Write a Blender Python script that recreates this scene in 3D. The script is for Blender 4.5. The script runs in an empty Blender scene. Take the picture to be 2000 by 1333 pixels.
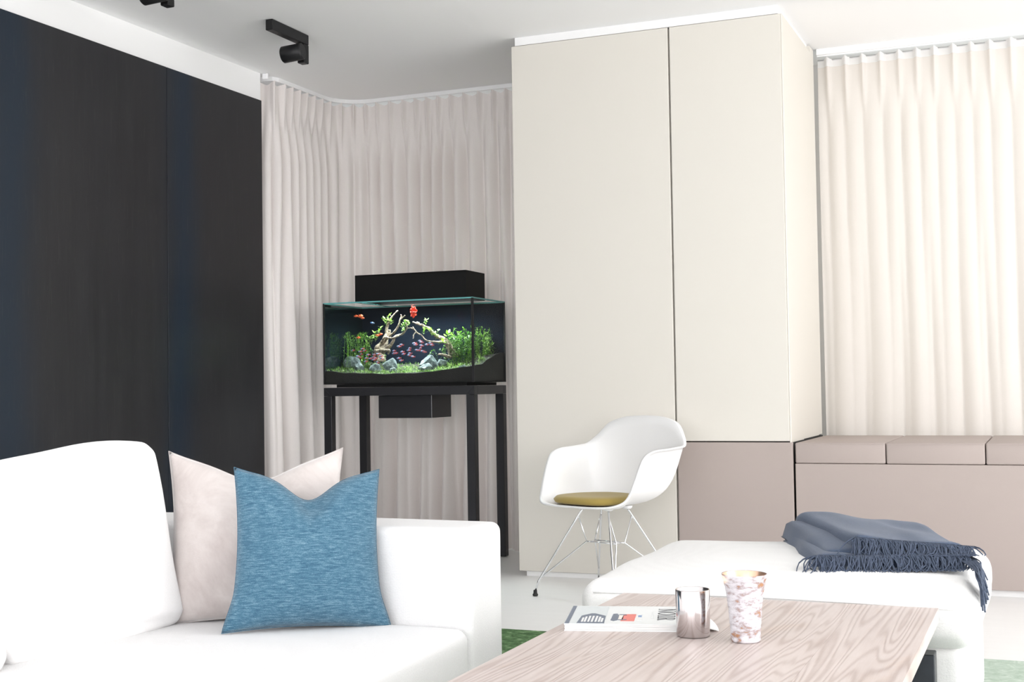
import bpy, bmesh, math, random
from mathutils import Vector, Matrix, noise as mnoise
random.seed(7)
PI = math.pi
scene = bpy.context.scene
COL = scene.collection

# ------------------------------------------------------------------ camera, light, exposure
cam = bpy.data.cameras.new('camera')
cam.sensor_fit = 'HORIZONTAL'; cam.sensor_width = 36.0; cam.lens = 2520 / 2000 * 36.0
cam.clip_start = 0.05
camo = bpy.data.objects.new('camera', cam); COL.objects.link(camo)
PITCH, ROLL, YAW, CH = 0.03555, -0.01552, -0.3934, 0.94
fwd = Vector((math.sin(YAW) * math.cos(PITCH), math.cos(YAW) * math.cos(PITCH), math.sin(PITCH)))
rgt = Vector((math.cos(YAW), -math.sin(YAW), 0)); upv = rgt.cross(fwd)
r2 = rgt * math.cos(ROLL) + upv * math.sin(ROLL); u2 = upv * math.cos(ROLL) - rgt * math.sin(ROLL)
mw = Matrix.Identity(4)
for i in range(3):
    mw[i][0] = r2[i]; mw[i][1] = u2[i]; mw[i][2] = -fwd[i]
mw[2][3] = CH
camo.matrix_world = mw
scene.camera = camo

world = bpy.data.worlds.new('sky'); scene.world = world; world.use_nodes = True
bg = world.node_tree.nodes['Background']
bg.inputs[0].default_value = (0.93, 0.97, 1.0, 1); bg.inputs[1].default_value = 0.34

def area_light(name, loc, rot, sx, sy, power, color=(1, 1, 1)):
    l = bpy.data.lights.new(name, 'AREA'); l.shape = 'RECTANGLE'; l.size = sx; l.size_y = sy
    l.energy = power; l.color = color
    o = bpy.data.objects.new(name, l); COL.objects.link(o); o.location = loc; o.rotation_euler = rot
    return o
# daylight in the window openings; corner and alcove ones added to light the alcove
area_light('daylight_right_window', (4.32, 3.0, 1.38), (0, PI / 2, 0), 2.3, 5.2, 104, (1.0, 0.985, 0.975))
area_light('daylight_rear_window', (-0.3, -4.62, 1.38), (PI / 2, 0, 0), 6.2, 2.3, 132, (0.995, 0.985, 1.0))
area_light('fill_corner_window', (-4.62, 6.6, 1.34), (0, -PI / 2, 0), 1.9, 0.95, 2.5, (0.96, 0.98, 1.0))  # added fill shining through the guessed corner window
area_light('fill_alcove_window', (-3.3, 7.52, 1.34), (-PI / 2, 0, 0), 1.45, 1.9, 4, (1.0, 0.98, 0.96))  # added fill shining through the guessed window behind the aquarium
area_light('daylight_far_window', (0.55, 7.62, 1.6), (-PI / 2, 0, 0), 3.3, 2.2, 6, (1.0, 0.98, 0.95))

vs = scene.view_settings
vs.view_transform = 'Standard'; vs.look = 'None'; vs.gamma = 1.0; vs.exposure = 1.02; vs.use_curve_mapping = False
scene.display_settings.display_device = 'sRGB'
scene.cycles.use_denoising = True
scene.cycles.max_bounces = 14; scene.cycles.diffuse_bounces = 6; scene.cycles.glossy_bounces = 5
scene.cycles.transparent_max_bounces = 24; scene.cycles.transmission_bounces = 6
scene.cycles.caustics_reflective = False; scene.cycles.caustics_refractive = False

# ------------------------------------------------------------------ helpers
def tag(o, label=None, cat=None, group=None, kind=None):
    if label: o['label'] = label
    if cat: o['category'] = cat
    if group: o['group'] = group
    if kind: o['kind'] = kind
    return o

def thing(name, label, cat, loc=(0, 0, 0), rotz=0, group=None):
    o = bpy.data.objects.new(name, None); COL.objects.link(o)
    o.empty_display_size = 0.05
    o.location = loc; o.rotation_euler = (0, 0, rotz)
    return tag(o, label, cat, group)

def obj(name, bm, m, parent=None, smooth=False, sub=0, solid=0):
    me = bpy.data.meshes.new(name)
    bmesh.ops.recalc_face_normals(bm, faces=bm.faces)
    bm.to_mesh(me); bm.free()
    for mm in (m if isinstance(m, (list, tuple)) else [m]): me.materials.append(mm)
    if smooth:
        for p in me.polygons: p.use_smooth = True
    o = bpy.data.objects.new(name, me); COL.objects.link(o)
    if parent: o.parent = parent
    if solid:
        md = o.modifiers.new('thick', 'SOLIDIFY'); md.thickness = solid; md.offset = 0
    if sub:
        md = o.modifiers.new('sub', 'SUBSURF'); md.levels = sub; md.render_levels = sub
    return o

def new(): return bmesh.new()

def box(bm, x0, x1, y0, y1, z0, z1, bevel=0.0, seg=2, mi=0):
    vs_ = [bm.verts.new((x, y, z)) for z in (z0, z1) for y in (y0, y1) for x in (x0, x1)]
    fs = [(0, 2, 3, 1), (4, 5, 7, 6), (0, 1, 5, 4), (2, 6, 7, 3), (0, 4, 6, 2), (1, 3, 7, 5)]
    faces = [bm.faces.new([vs_[i] for i in f]) for f in fs]
    for f in faces: f.material_index = mi
    if bevel:
        es = list({e for f in faces for e in f.edges})
        bmesh.ops.bevel(bm, geom=es, offset=bevel, segments=seg, profile=0.5, affect='EDGES')
    return bm

def bx(*a, **k): return box(new(), *a, **k)

def lathe(bm, prof, n=48, cap=False, c=(0, 0, 0)):
    rings = []
    for r, z in prof:
        if r < 1e-6: rings.append([bm.verts.new((c[0], c[1], c[2] + z))])
        else: rings.append([bm.verts.new((c[0] + r * math.cos(2 * PI * i / n), c[1] + r * math.sin(2 * PI * i / n), c[2] + z)) for i in range(n)])
    for a, b in zip(rings, rings[1:]):
        for i in range(n):
            j = (i + 1) % n
            if len(a) == 1 and len(b) == 1: continue
            if len(a) == 1: bm.faces.new((a[0], b[j], b[i]))
            elif len(b) == 1: bm.faces.new((a[i], a[j], b[0]))
            else: bm.faces.new((a[i], a[j], b[j], b[i]))
    return bm

def tube(bm, pts, r, n=6, mi=0, cap=True):
    pts = [Vector(p) for p in pts]
    rad = r if isinstance(r, (list, tuple)) else [r] * len(pts)
    prev = None; up = None
    rings = []
    for i, p in enumerate(pts):
        t = (pts[min(i + 1, len(pts) - 1)] - pts[max(i - 1, 0)])
        if t.length < 1e-9: t = Vector((0, 0, 1))
        t.normalize()
        if up is None:
            up = Vector((0, 0, 1)) if abs(t.z) < 0.9 else Vector((1, 0, 0))
        s = t.cross(up)
        if s.length < 1e-6: s = t.cross(Vector((0, 1, 0)))
        s.normalize(); up = s.cross(t).normalized()
        rings.append([bm.verts.new(p + (s * math.cos(2 * PI * k / n) + up * math.sin(2 * PI * k / n)) * rad[i]) for k in range(n)])
    for a, b in zip(rings, rings[1:]):
        for k in range(n):
            f = bm.faces.new((a[k], a[(k + 1) % n], b[(k + 1) % n], b[k])); f.material_index = mi
    if cap and n > 2:
        f = bm.faces.new(rings[0]); f.material_index = mi
        f = bm.faces.new(rings[-1][::-1]); f.material_index = mi
    return bm

def smoothpath(pts, k=6):
    pts = [Vector(p) for p in pts]; out = []
    for i in range(len(pts) - 1):
        p0 = pts[max(i - 1, 0)]; p1 = pts[i]; p2 = pts[i + 1]; p3 = pts[min(i + 2, len(pts) - 1)]
        for j in range(k):
            t = j / k
            out.append(0.5 * ((2 * p1) + (-p0 + p2) * t + (2 * p0 - 5 * p1 + 4 * p2 - p3) * t * t + (-p0 + 3 * p1 - 3 * p2 + p3) * t ** 3))
    out.append(pts[-1]); return out

def grid(bm, nu, nv, fn, mi=0):
    V = [[bm.verts.new(fn(i / nu, j / nv)) for i in range(nu + 1)] for j in range(nv + 1)]
    for j in range(nv):
        for i in range(nu):
            f = bm.faces.new((V[j][i], V[j][i + 1], V[j + 1][i + 1], V[j + 1][i])); f.material_index = mi
    return V

def sm(a, b, x):
    t = max(0, min(1, (x - a) / (b - a))); return t * t * (3 - 2 * t)
def lerp(a, b, t): return a + (b - a) * t
def n3(x, y, z=0.0): return mnoise.noise(Vector((x, y, z)))

# ------------------------------------------------------------------ materials
def s2l(c):
    return tuple(((v / 255) / 12.92 if v / 255 <= 0.04045 else ((v / 255 + 0.055) / 1.055) ** 2.4) for v in c)

class NT:
    def __init__(s, name):
        s.m = bpy.data.materials.new(name); s.m.use_nodes = True
        s.t = s.m.node_tree; s.b = s.t.nodes['Principled BSDF']; s.out = s.t.nodes['Material Output']
    def n(s, typ, **kw):
        nd = s.t.nodes.new(typ)
        for k, v in kw.items():
            if k in nd.inputs.keys() if isinstance(k, str) else False: pass
            setattr(nd, k, v)
        return nd
    def l(s, a, b): s.t.links.new(a, b)
    def coord(s, scale=(1, 1, 1), kind='Object'):
        tc = s.n('ShaderNodeTexCoord'); mp = s.n('ShaderNodeMapping'); mp.inputs['Scale'].default_value = scale
        s.l(tc.outputs[kind], mp.inputs['Vector']); return mp.outputs['Vector']
    def noise(s, vec, scale=5, detail=3, rough=0.5, dist=0):
        nd = s.n('ShaderNodeTexNoise'); nd.inputs['Scale'].default_value = scale
        nd.inputs['Detail'].default_value = detail; nd.inputs['Roughness'].default_value = rough
        nd.inputs['Distortion'].default_value = dist
        s.l(vec, nd.inputs['Vector']); return nd.outputs['Fac']
    def ramp(s, fac, stops):
        nd = s.n('ShaderNodeValToRGB'); e = nd.color_ramp.elements
        while len(e) < len(stops): e.new(0.5)
        for el, (p, c) in zip(e, stops):
            el.position = p; el.color = (*c, 1) if len(c) == 3 else c
        s.l(fac, nd.inputs['Fac']); return nd.outputs['Color']
    def math(s, op, a, b=None, c=None):
        nd = s.n('ShaderNodeMath'); nd.operation = op
        for i, v in enumerate((a, b, c)):
            if v is None: continue
            if isinstance(v, (int, float)): nd.inputs[i].default_value = v
            else: s.l(v, nd.inputs[i])
        return nd.outputs[0]
    def mix(s, fac, a, b, mode='MIX'):
        nd = s.n('ShaderNodeMix'); nd.data_type = 'RGBA'; nd.blend_type = mode
        for sk, v in ((nd.inputs['Factor'], fac), (nd.inputs[6], a), (nd.inputs[7], b)):
            if isinstance(v, (int, float)): sk.default_value = v
            elif isinstance(v, tuple): sk.default_value = (*v, 1) if len(v) == 3 else v
            else: s.l(v, sk)
        return nd.outputs[2]
    def bump(s, h, strength=0.2, dist=0.01):
        nd = s.n('ShaderNodeBump'); nd.inputs['Strength'].default_value = strength; nd.inputs['Distance'].default_value = dist
        s.l(h, nd.inputs['Height']); s.l(nd.outputs['Normal'], s.b.inputs['Normal']); return nd
    def set(s, **kw):
        for k, v in kw.items():
            k = k.replace('_', ' ')
            sk = s.b.inputs[k]
            if isinstance(v, tuple): sk.default_value = (*v, 1) if len(v) == 3 else v
            elif isinstance(v, (int, float)): sk.default_value = v
            else: s.l(v, sk)
        return s

def simple(name, col, rough=0.5, metal=0.0, spec=0.5, bump=0, bscale=200, var=0.0, vscale=3):
    t = NT(name); t.set(Base_Color=col, Roughness=rough, Metallic=metal)
    t.b.inputs['Specular IOR Level'].default_value = spec
    if var:
        f = t.noise(t.coord(), vscale, 3)
        t.set(Base_Color=t.mix(f, tuple(c * (1 - var) for c in col), tuple(min(1, c * (1 + var)) for c in col)))
    if bump:
        t.bump(t.noise(t.coord(), bscale, 2), bump, 0.003)
    return t.m

def fabric(name, col, scale=420, bump=0.35, var=0.05, sheen=0.2, trans=0.0, transcol=None, stretch=(1, 1, 1), rough=0.9):
    t = NT(name)
    v = t.coord(stretch)
    fine = t.noise(v, scale, 2, 0.6)
    big = t.noise(t.coord(), 6, 3)
    f = t.math('ADD', t.math('MULTIPLY', fine, 0.7), t.math('MULTIPLY', big, 0.3))
    c = t.mix(f, tuple(x * (1 - 2 * var) for x in col), tuple(min(1, x * (1 + 1.2 * var)) for x in col))
    t.set(Base_Color=c, Roughness=rough); t.b.inputs['Specular IOR Level'].default_value = 0.15
    t.b.inputs['Sheen Weight'].default_value = sheen
    bp = t.bump(fine, bump, 0.002)
    if trans:
        tr = t.n('ShaderNodeBsdfTranslucent'); tr.inputs[0].default_value = (*(transcol or col), 1)
        mx = t.n('ShaderNodeMixShader'); mx.inputs[0].default_value = trans
        t.l(t.b.outputs[0], mx.inputs[1]); t.l(tr.outputs[0], mx.inputs[2]); t.l(mx.outputs[0], t.out.inputs['Surface'])
    return t.m

def weave(name, col, freq=700, bump=0.5, var=0.06):
    """two crossed thread waves over a plain cloth"""
    t = NT(name); tc = t.n('ShaderNodeTexCoord'); sp = t.n('ShaderNodeSeparateXYZ'); t.l(tc.outputs['Object'], sp.inputs[0])
    a = t.math('SINE', t.math('MULTIPLY', t.math('ADD', sp.outputs[0], sp.outputs[1]), freq))
    b = t.math('SINE', t.math('MULTIPLY', sp.outputs[2], freq))
    w = t.math('ADD', t.math('MULTIPLY', t.math('ADD', a, b), 0.10), t.noise(tc.outputs['Object'], 260, 2, 0.6))
    c = t.mix(w, tuple(x * (1 - var) for x in col), tuple(min(1, x * (1 + var * .5)) for x in col))
    t.set(Base_Color=c, Roughness=0.95); t.b.inputs['Specular IOR Level'].default_value = 0.1
    t.b.inputs['Sheen Weight'].default_value = 0.15
    t.bump(w, bump, 0.002)
    return t.m

def thin_glass(name, tint=(0.97, 0.99, 0.985), ior=1.45, rough=0.0):
    t = NT(name); t.t.nodes.remove(t.b)
    tr = t.n('ShaderNodeBsdfTransparent'); tr.inputs[0].default_value = (*tint, 1)
    gl = t.n('ShaderNodeBsdfGlossy'); gl.inputs['Roughness'].default_value = rough
    lw = t.n('ShaderNodeLayerWeight'); lw.inputs['Blend'].default_value = 0.5
    f0 = 0.35 * ((ior - 1) / (ior + 1)) ** 2   # the wet inner face reflects almost nothing
    fr = t.math('ADD', f0, t.math('MULTIPLY', t.math('POWER', lw.outputs['Facing'], 5.0), (1 - f0) * .18))
    mx = t.n('ShaderNodeMixShader'); t.l(fr, mx.inputs[0]); t.l(tr.outputs[0], mx.inputs[1]); t.l(gl.outputs[0], mx.inputs[2])
    t.l(mx.outputs[0], t.out.inputs['Surface']); return t.m

def emit(name, col, st):
    t = NT(name); t.set(Base_Color=col, Emission_Color=col, Emission_Strength=st); return t.m

M = {}
M['wall'] = simple('white_paint', (0.90, 0.90, 0.90), 0.7, bump=0.05, bscale=150)
M['ceil'] = simple('ceiling_paint', (0.93, 0.93, 0.935), 0.8, bump=0.03, bscale=120)
M['alcove'] = simple('mauve_grey_paint', (0.42, 0.36, 0.36), 0.7)
def floor_mat():
    t = NT('white_floor'); v = t.coord()
    f = t.noise(v, 1.3, 5, 0.6); g = t.noise(t.coord((1, 9, 1)), 3, 4)
    c = t.mix(f, (0.84, 0.84, 0.835), (0.90, 0.90, 0.895)); c = t.mix(t.math('MULTIPLY', g, 0.25), c, (0.70, 0.695, 0.68))
    t.set(Base_Color=c, Roughness=0.38); t.bump(f, 0.03, 0.01); return t.m
M['floor'] = floor_mat()
def steel_mat():
    t = NT('patinated_steel'); tc = t.n('ShaderNodeTexCoord'); sp = t.n('ShaderNodeSeparateXYZ'); t.l(tc.outputs['Object'], sp.inputs[0])
    streak = t.noise(t.coord((1, 7, 0.5)), 3.2, 6, 0.65, 0.4)
    cloud = t.noise(t.coord((1, 1, 0.35)), 2.6, 5, 0.6, 0.3)
    scr = t.noise(t.coord((1, 60, 1.2)), 4, 3, 0.6)
    wob = t.math('MULTIPLY', t.math('SUBTRACT', cloud, 0.5), 0.22)
    y = t.math('ADD', sp.outputs[1], wob)
    # heat-blued bands of the rolled sheet (a colour of the steel itself)
    band = None
    for yc, wd in ((5.285, 0.105), (4.12, 0.15), (2.9, 0.12), (1.6, 0.14)):
        d = t.math('DIVIDE', t.math('SUBTRACT', y, yc), wd)
        g = t.math('POWER', 2.718, t.math('MULTIPLY', t.math('MULTIPLY', d, d), -1.0))
        band = g if band is None else t.math('ADD', band, g)
    base = t.mix(streak, (0.0055, 0.006, 0.0082), (0.033, 0.0335, 0.0385))
    base = t.mix(t.math('MULTIPLY', cloud, 0.45), base, (0.031, 0.0290, 0.0285))
    c = t.mix(t.math('MULTIPLY', band, 0.8), base, (0.008, 0.020, 0.038))
    c = t.mix(t.math('MULTIPLY', t.math('GREATER_THAN', scr, 0.66), 0.12), c, (0.16, 0.15, 0.14))
    t.set(Base_Color=c, Metallic=0.25, Roughness=t.math('ADD', 0.30, t.math('MULTIPLY', streak, 0.25)))
    t.bump(scr, 0.04, 0.002); return t.m
M['steel'] = steel_mat()
M['cream'] = simple('cream_leatherette', s2l((216, 212, 204)), 0.55, bump=0.06, bscale=500, spec=0.35)
M['taupe'] = simple('taupe_leatherette', s2l((172, 160, 155)), 0.6, bump=0.10, bscale=420, spec=0.3)
M['gap'] = simple('dark_carcass', (0.02, 0.02, 0.02), 0.8)
M['white_lacq'] = simple('white_lacquer', (0.88, 0.88, 0.88), 0.4)
M['rail'] = simple('white_rail', (0.87, 0.87, 0.88), 0.35)
M['linen'] = fabric('beige_linen', (.84, .79, .77), 300, 0.45, 0.05, 0.15, 0.14, (.85, .79, .76))
M['voile'] = fabric('cream_voile', (0.76, 0.725, 0.69), 380, 0.3, 0.03, 0.1, 0.24, (0.93, 0.80, 0.70))
M['tape'] = fabric('white_header_tape', (0.9, 0.9, 0.9), 380, 0.3, 0.02, 0.1, 0.35, (0.9, 0.9, 0.9))
M['black'] = simple('black_powder_coat', (0.012, 0.012, 0.013), 0.45, spec=0.3)
M['blackmat'] = simple('black_matt', (0.006, 0.006, 0.006), 0.6, spec=0.2)
M['frame'] = simple('charcoal_steel', (0.018, 0.018, 0.021), 0.38, 0.3, bump=0.03, bscale=90)
M['sofa'] = weave('white_boucle', (0.75, 0.745, 0.745), 2100, 0.4, 0.05)
M['ott'] = weave('off_white_weave', (0.80, 0.795, 0.785), 1900, 0.45, 0.06)
M['cushw'] = weave('white_cushion_cloth', (0.89, 0.88, 0.875), 2300, 0.25, 0.03)
def velvet():
    t = NT('blush_velvet'); f = t.noise(t.coord(), 7, 5, 0.65, 0.6)
    t.set(Base_Color=t.ramp(f, [(0.3, (0.43, 0.375, 0.36)), (0.55, (0.55, 0.50, 0.48)), (0.75, (0.62, 0.575, 0.555))]), Roughness=0.9)
    t.b.inputs['Sheen Weight'].default_value = 0.6; t.b.inputs['Specular IOR Level'].default_value = 0.1
    t.bump(t.noise(t.coord(), 300, 2), 0.15, 0.002); return t.m
M['velvet'] = velvet()
def blue():
    t = NT('blue_melange'); a = t.noise(t.coord((22, 22, 210)), 2.2, 4, 0.65); b = t.noise(t.coord((160, 160, 160)), 4, 2, 0.6)
    c = t.ramp(t.math('ADD', t.math('MULTIPLY', a, 0.62), t.math('MULTIPLY', b, 0.38)),
               [(0.34, (0.024, 0.078, 0.135)), (0.5, (0.060, 0.145, 0.215)), (0.64, (0.175, 0.29, 0.365))])
    t.set(Base_Color=c, Roughness=0.9); t.b.inputs['Specular IOR Level'].default_value = 0.1; t.b.inputs['Sheen Weight'].default_value = 0.2
    t.bump(b, 0.5, 0.002); return t.m
M['blue'] = blue()
M['throw'] = fabric('blue_grey_wool', (0.062, 0.090, 0.148), 330, 0.6, 0.22, 0.2)
M['fringe'] = simple('blue_grey_yarn', (0.06, 0.08, 0.125), 0.9, var=0.5, vscale=160)
def wood():
    t = NT('whitewashed_pine'); oi = t.n('ShaderNodeObjectInfo'); tc = t.n('ShaderNodeTexCoord')
    off = t.n('ShaderNodeVectorMath'); off.operation = 'ADD'
    cm = t.n('ShaderNodeCombineXYZ'); t.l(t.math('MULTIPLY', oi.outputs['Random'], 17.0), cm.inputs[0]); t.l(t.math('MULTIPLY', oi.outputs['Random'], 9.0), cm.inputs[1])
    t.l(tc.outputs['Object'], off.inputs[0]); t.l(cm.outputs[0], off.inputs[1])
    mp = t.n('ShaderNodeMapping'); mp.inputs['Scale'].default_value = (9, .5, 3); t.l(off.outputs[0], mp.inputs[0])
    n = t.noise(mp.outputs[0], 1.0, 2.0, 0.42, 0.25)
    ln = t.math('SINE', t.math('MULTIPLY', n, 190.0))
    ln = t.math('MULTIPLY', t.math('ADD', ln, 1.0), 0.5)
    lines = t.math('POWER', ln, 2.2)
    fib = t.noise(t.coord((120, 4, 10)), 3, 3, 0.6)
    patch = t.noise(t.coord((5, 1.8, 2)), 2.0, 4, 0.6, 0.5)
    c = t.mix(patch, (0.62, 0.535, 0.505), (0.44, 0.35, 0.315))
    warm = t.ramp(patch, [(0.56, (0, 0, 0)), (0.72, (1, 1, 1))])
    c = t.mix(t.math('MULTIPLY', warm, 0.35), c, (0.62, 0.44, 0.32))
    c = t.mix(t.math('MULTIPLY', lines, t.math('ADD', 0.05, t.math('MULTIPLY', patch, 1.0))), c, (0.27, 0.175, 0.145))
    c = t.mix(t.math('MULTIPLY', fib, 0.30), c, (0.80, 0.77, 0.76))
    t.set(Base_Color=c, Roughness=0.36); t.b.inputs['Specular IOR Level'].default_value = 0.45
    t.bump(t.math('SUBTRACT', 1.0, lines), 0.25, 0.0015); return t.m
M['wood'] = wood()
M['rust'] = simple('blackened_steel', (0.022, 0.026, 0.032), 0.4, 0.5, var=0.6, vscale=30)
M['chrome'] = simple('chrome', (0.82, 0.83, 0.85), 0.08, 1.0)
M['shell'] = simple('white_plastic_shell', (0.93, 0.93, 0.93), 0.38)
M['olive'] = fabric('olive_wool', (0.45, 0.335, 0.095), 500, 0.5, 0.18, 0.3)
M['rubber'] = simple('black_rubber', (0.01, 0.01, 0.01), 0.6)
M['glass'] = thin_glass('clear_glass', (0.96, 0.985, 0.98))
M['water'] = thin_glass('tank_water', (0.985, 0.995, 0.99), 1.15)
M['glass_edge'] = simple('teal_glass_edge', (0.14, 0.42, 0.42), 0.15)
def rugm(name, c1, c2, c3):
    t = NT(name); f = t.noise(t.coord((25, 240, 10)), 2, 4, 0.7); g = t.noise(t.coord(), 24, 5, 0.72, .6)
    c = t.mix(t.ramp(t.math('ADD', t.math('MULTIPLY', f, .5), t.math('MULTIPLY', g, .5)), [(0.42, (0, 0, 0)), (0.56, (1, 1, 1))]), c1, c2)
    c = t.mix(t.ramp(g, [(0.56, (0, 0, 0)), (0.72, (1, 1, 1))]), c, c3)
    t.set(Base_Color=c, Roughness=0.95); t.b.inputs['Specular IOR Level'].default_value = .1; t.bump(f, 0.5, 0.004); return t.m
M['rug0'] = rugm('green_rug_patch', (0.06, 0.13, 0.045), (0.21, 0.38, 0.15), (0.46, 0.58, 0.38))
M['rug1'] = rugm('dark_green_rug_patch', (0.05, 0.10, 0.045), (0.16, 0.29, 0.13), (0.38, 0.48, 0.32))
M['rug2'] = rugm('mint_rug_patch', (0.40, 0.50, 0.41), (0.54, 0.63, 0.55), (0.68, 0.73, 0.66))
M['rug3'] = rugm('rug_backing', (0.05, 0.07, 0.04), (0.08, 0.12, 0.07), (0.15, 0.2, 0.12))

# ------------------------------------------------------------------ the room
def struct(name, bm, m, parent=None, label=None):
    o = obj(name, bm, m, parent)
    o['kind'] = 'structure'
    if label: o['label'] = label
    return o
XL, XR, YB, YF, ZC = -3.99, 4.2, 7.22, -4.5, 2.70
struct('floor', bx(-4.6, 4.5, YF - .2, YB + .2, -0.12, 0), M['floor'], label='pale grey-white smooth floor')
struct('ceiling', bx(-4.6, 4.5, YF - .2, YB + .2, ZC, ZC + .12), M['ceil'], label='plain white ceiling')
wl = struct('wall_left', bx(XL - .16, XL, YF, 6.03, 0, ZC), M['wall'], label='left wall, white above its dark steel cladding')
for i, (y0, y1, lb) in enumerate(((5.19, 6.02, 'dark steel panel next to the beige curtain'), (3.95, 5.186, 'wide dark steel panel behind the sofa'), (2.7, 3.946, None), (1.4, 2.696, None))):
    p = obj('steel_panel', bx(XL + .001, XL + .014, y0, y1, 0.06, 2.545, bevel=.001, seg=1), M['steel'], wl)
    if lb: p['label'] = lb
bm = new(); box(bm, -4.5, -4.36, 6.03, 6.12, 0, ZC); box(bm, -4.5, -4.36, 7.10, YB, 0, ZC); box(bm, -4.5, -4.36, 6.12, 7.10, 0, .35); box(bm, -4.5, -4.36, 6.12, 7.10, 2.32, ZC)
struct('wall_alcove', bm, M['alcove'], label='mauve-grey wall behind the curtain')
w = struct('added_window_2', bx(-4.46, -4.40, 6.12, 6.16, .35, 2.32), M['white_lacq'], label='window added behind the beige curtain on the left to light the alcove')  # guessed, unseen window added so that light reaches the alcove
for a in ((-4.46, -4.40, 7.06, 7.10, .35, 2.32), (-4.46, -4.40, 6.16, 7.06, .35, .40), (-4.46, -4.40, 6.16, 7.06, 2.27, 2.32)): obj('window_frame', bx(*a), M['white_lacq'], w)
obj('pane', bx(-4.433, -4.427, 6.16, 7.06, .40, 2.27), M['glass'], w)
struct('wall_alcove_return', bx(-4.36, XL - .165, 5.9, 6.03, 0, ZC), M['alcove'])
bm = new()
box(bm, -4.5, -4.05, YB, YB + .14, 0, ZC); box(bm, -2.55, -1.12, YB, YB + .14, 0, ZC); box(bm, -4.05, -2.55, YB, YB + .14, 0, .35); box(bm, -4.05, -2.55, YB, YB + .14, 2.32, ZC); box(bm, -1.12, 1.95, YB, YB + .14, 0, .45); box(bm, -1.12, 1.95, YB, YB + .14, 2.66, ZC); box(bm, 1.95, 4.5, YB, YB + .14, 0, ZC)
struct('wall_back', bm, M['wall'], label='white wall behind the curtains')
w = struct('added_window_3', bx(-4.05, -4.01, YB + .03, YB + .10, .35, 2.32), M['white_lacq'], label='window added behind the beige curtain and aquarium to light the alcove')  # unseen window added to backlight the curtain behind the tank
for a in ((-2.59, -2.55, YB + .03, YB + .10, .35, 2.32), (-4.01, -2.59, YB + .03, YB + .10, .35, .40), (-4.01, -2.59, YB + .03, YB + .10, 2.27, 2.32)): obj('window_frame', bx(*a), M['white_lacq'], w)
obj('pane', bx(-4.01, -2.59, YB + .06, YB + .066, .40, 2.27), M['glass'], w)
w = struct('window_1', bx(-1.12, -1.08, YB + .03, YB + .10, .45, 2.66), M['white_lacq'], label='window behind the cream curtain')
for a in ((1.91, 1.95, YB + .03, YB + .10, .45, 2.66), (-1.08, 1.91, YB + .03, YB + .10, .45, .50), (-1.08, 1.91, YB + .03, YB + .10, 2.62, 2.66)):
    obj('window_frame', bx(*a), M['white_lacq'], w)
obj('pane', bx(-1.08, 1.91, YB + .06, YB + .066, .50, 2.62), M['glass'], w)
bm = new(); box(bm, XR, XR + .14, YF, .4, 0, ZC); box(bm, XR, XR + .14, 5.65, YB, 0, ZC); box(bm, XR, XR + .14, .4, 5.65, 2.55, ZC); box(bm, XR, XR + .14, .4, 5.65, 0, .2)
struct('wall_right', bm, M['wall'], label='white wall with a wide window opening')
bm = new(); box(bm, XL, -3.45, YF - .14, YF, 0, ZC); box(bm, 2.85, XR, YF - .14, YF, 0, ZC); box(bm, -3.45, 2.85, YF - .14, YF, 2.55, ZC); box(bm, -3.45, 2.85, YF - .14, YF, 0, .2)
struct('wall_rear', bm, M['wall'], label='white wall with a wide window opening behind the viewer')

# ------------------------------------------------------------------ built-in cupboards and bench
DF = 5.966
struct('trim_1', bx(-2.438, -1.116, DF + .006, 6.86, 2.658, 2.6995), M['white_lacq'], label='white filler strip between cupboards and ceiling')
t = thing('tall_cupboard', 'full-height cream cupboard with one wide door behind the chair', 'cupboard', (-2.05, DF, 0))
def lb(o, x0, x1, y0, y1, z0, z1, **k):
    L = o.location; return bx(x0 - L.x, x1 - L.x, y0 - L.y, y1 - L.y, z0 - L.z, z1 - L.z, **k)
obj('body', lb(t, -2.44, -1.642, DF + .024, 6.76, .032, 2.652), M['cream'], t)
obj('door', lb(t, -2.456, -1.6435, DF, DF + .022, .026, 2.655, bevel=.003, seg=2), M['cream'], t)
obj('plinth', lb(t, -2.424, -1.642, DF + .02, 6.80, 0.0, .031), M['white_lacq'], t)['label'] = 'white recessed plinth'
t = thing('wall_cupboard', 'narrower cream cupboard with one door standing above the taupe base', 'cupboard', (-1.37, DF, .668))
obj('body', lb(t, -1.636, -1.104, DF + .024, 6.74, .670, 2.652), M['cream'], t)
obj('door', lb(t, -1.6355, -1.104, DF, DF + .022, .6705, 2.655, bevel=.003), M['cream'], t)
obj('side_panel', lb(t, -1.104, -1.096, DF + .001, 6.74, .6640, 2.655, bevel=.002, seg=1), M['cream'], t)
obj('filler_strip', lb(t, -1.15, -1.10, 6.745, 6.86, .6705, 2.69), M['cream'], t)
obj('line', lb(t, -1.098, -1.0945, 6.30, 6.78, .6640, .668), M['gap'], t)['label'] = 'dark seal along the foot of the side panel'  # thin dark strip low along the side panel
t = thing('base_cupboard', 'taupe leather-fronted low cupboard under the narrower cream cupboard', 'cupboard', (-1.36, DF, 0))
obj('body', lb(t, -1.636, -1.094, DF + .024, 6.84, .032, .664), M['gap'], t)
obj('front_panel', lb(t, -1.6355, -1.091, DF, DF + .022, .030, .6655, bevel=.004), M['taupe'], t)
obj('plinth', lb(t, -1.636, -1.094, DF + .03, 6.80, 0, .031), M['white_lacq'], t)
t = thing('window_bench', 'long taupe leather-fronted bench base below the cream curtain', 'bench', (-.4, DF, 0))
obj('body', lb(t, -1.080, .1995, DF + .024, 6.84, .032, .566), M['taupe'], t)
obj('front_panel', lb(t, -1.0815, .20, DF, DF + .022, .030, .5685, bevel=.003), M['taupe'], t)
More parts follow.
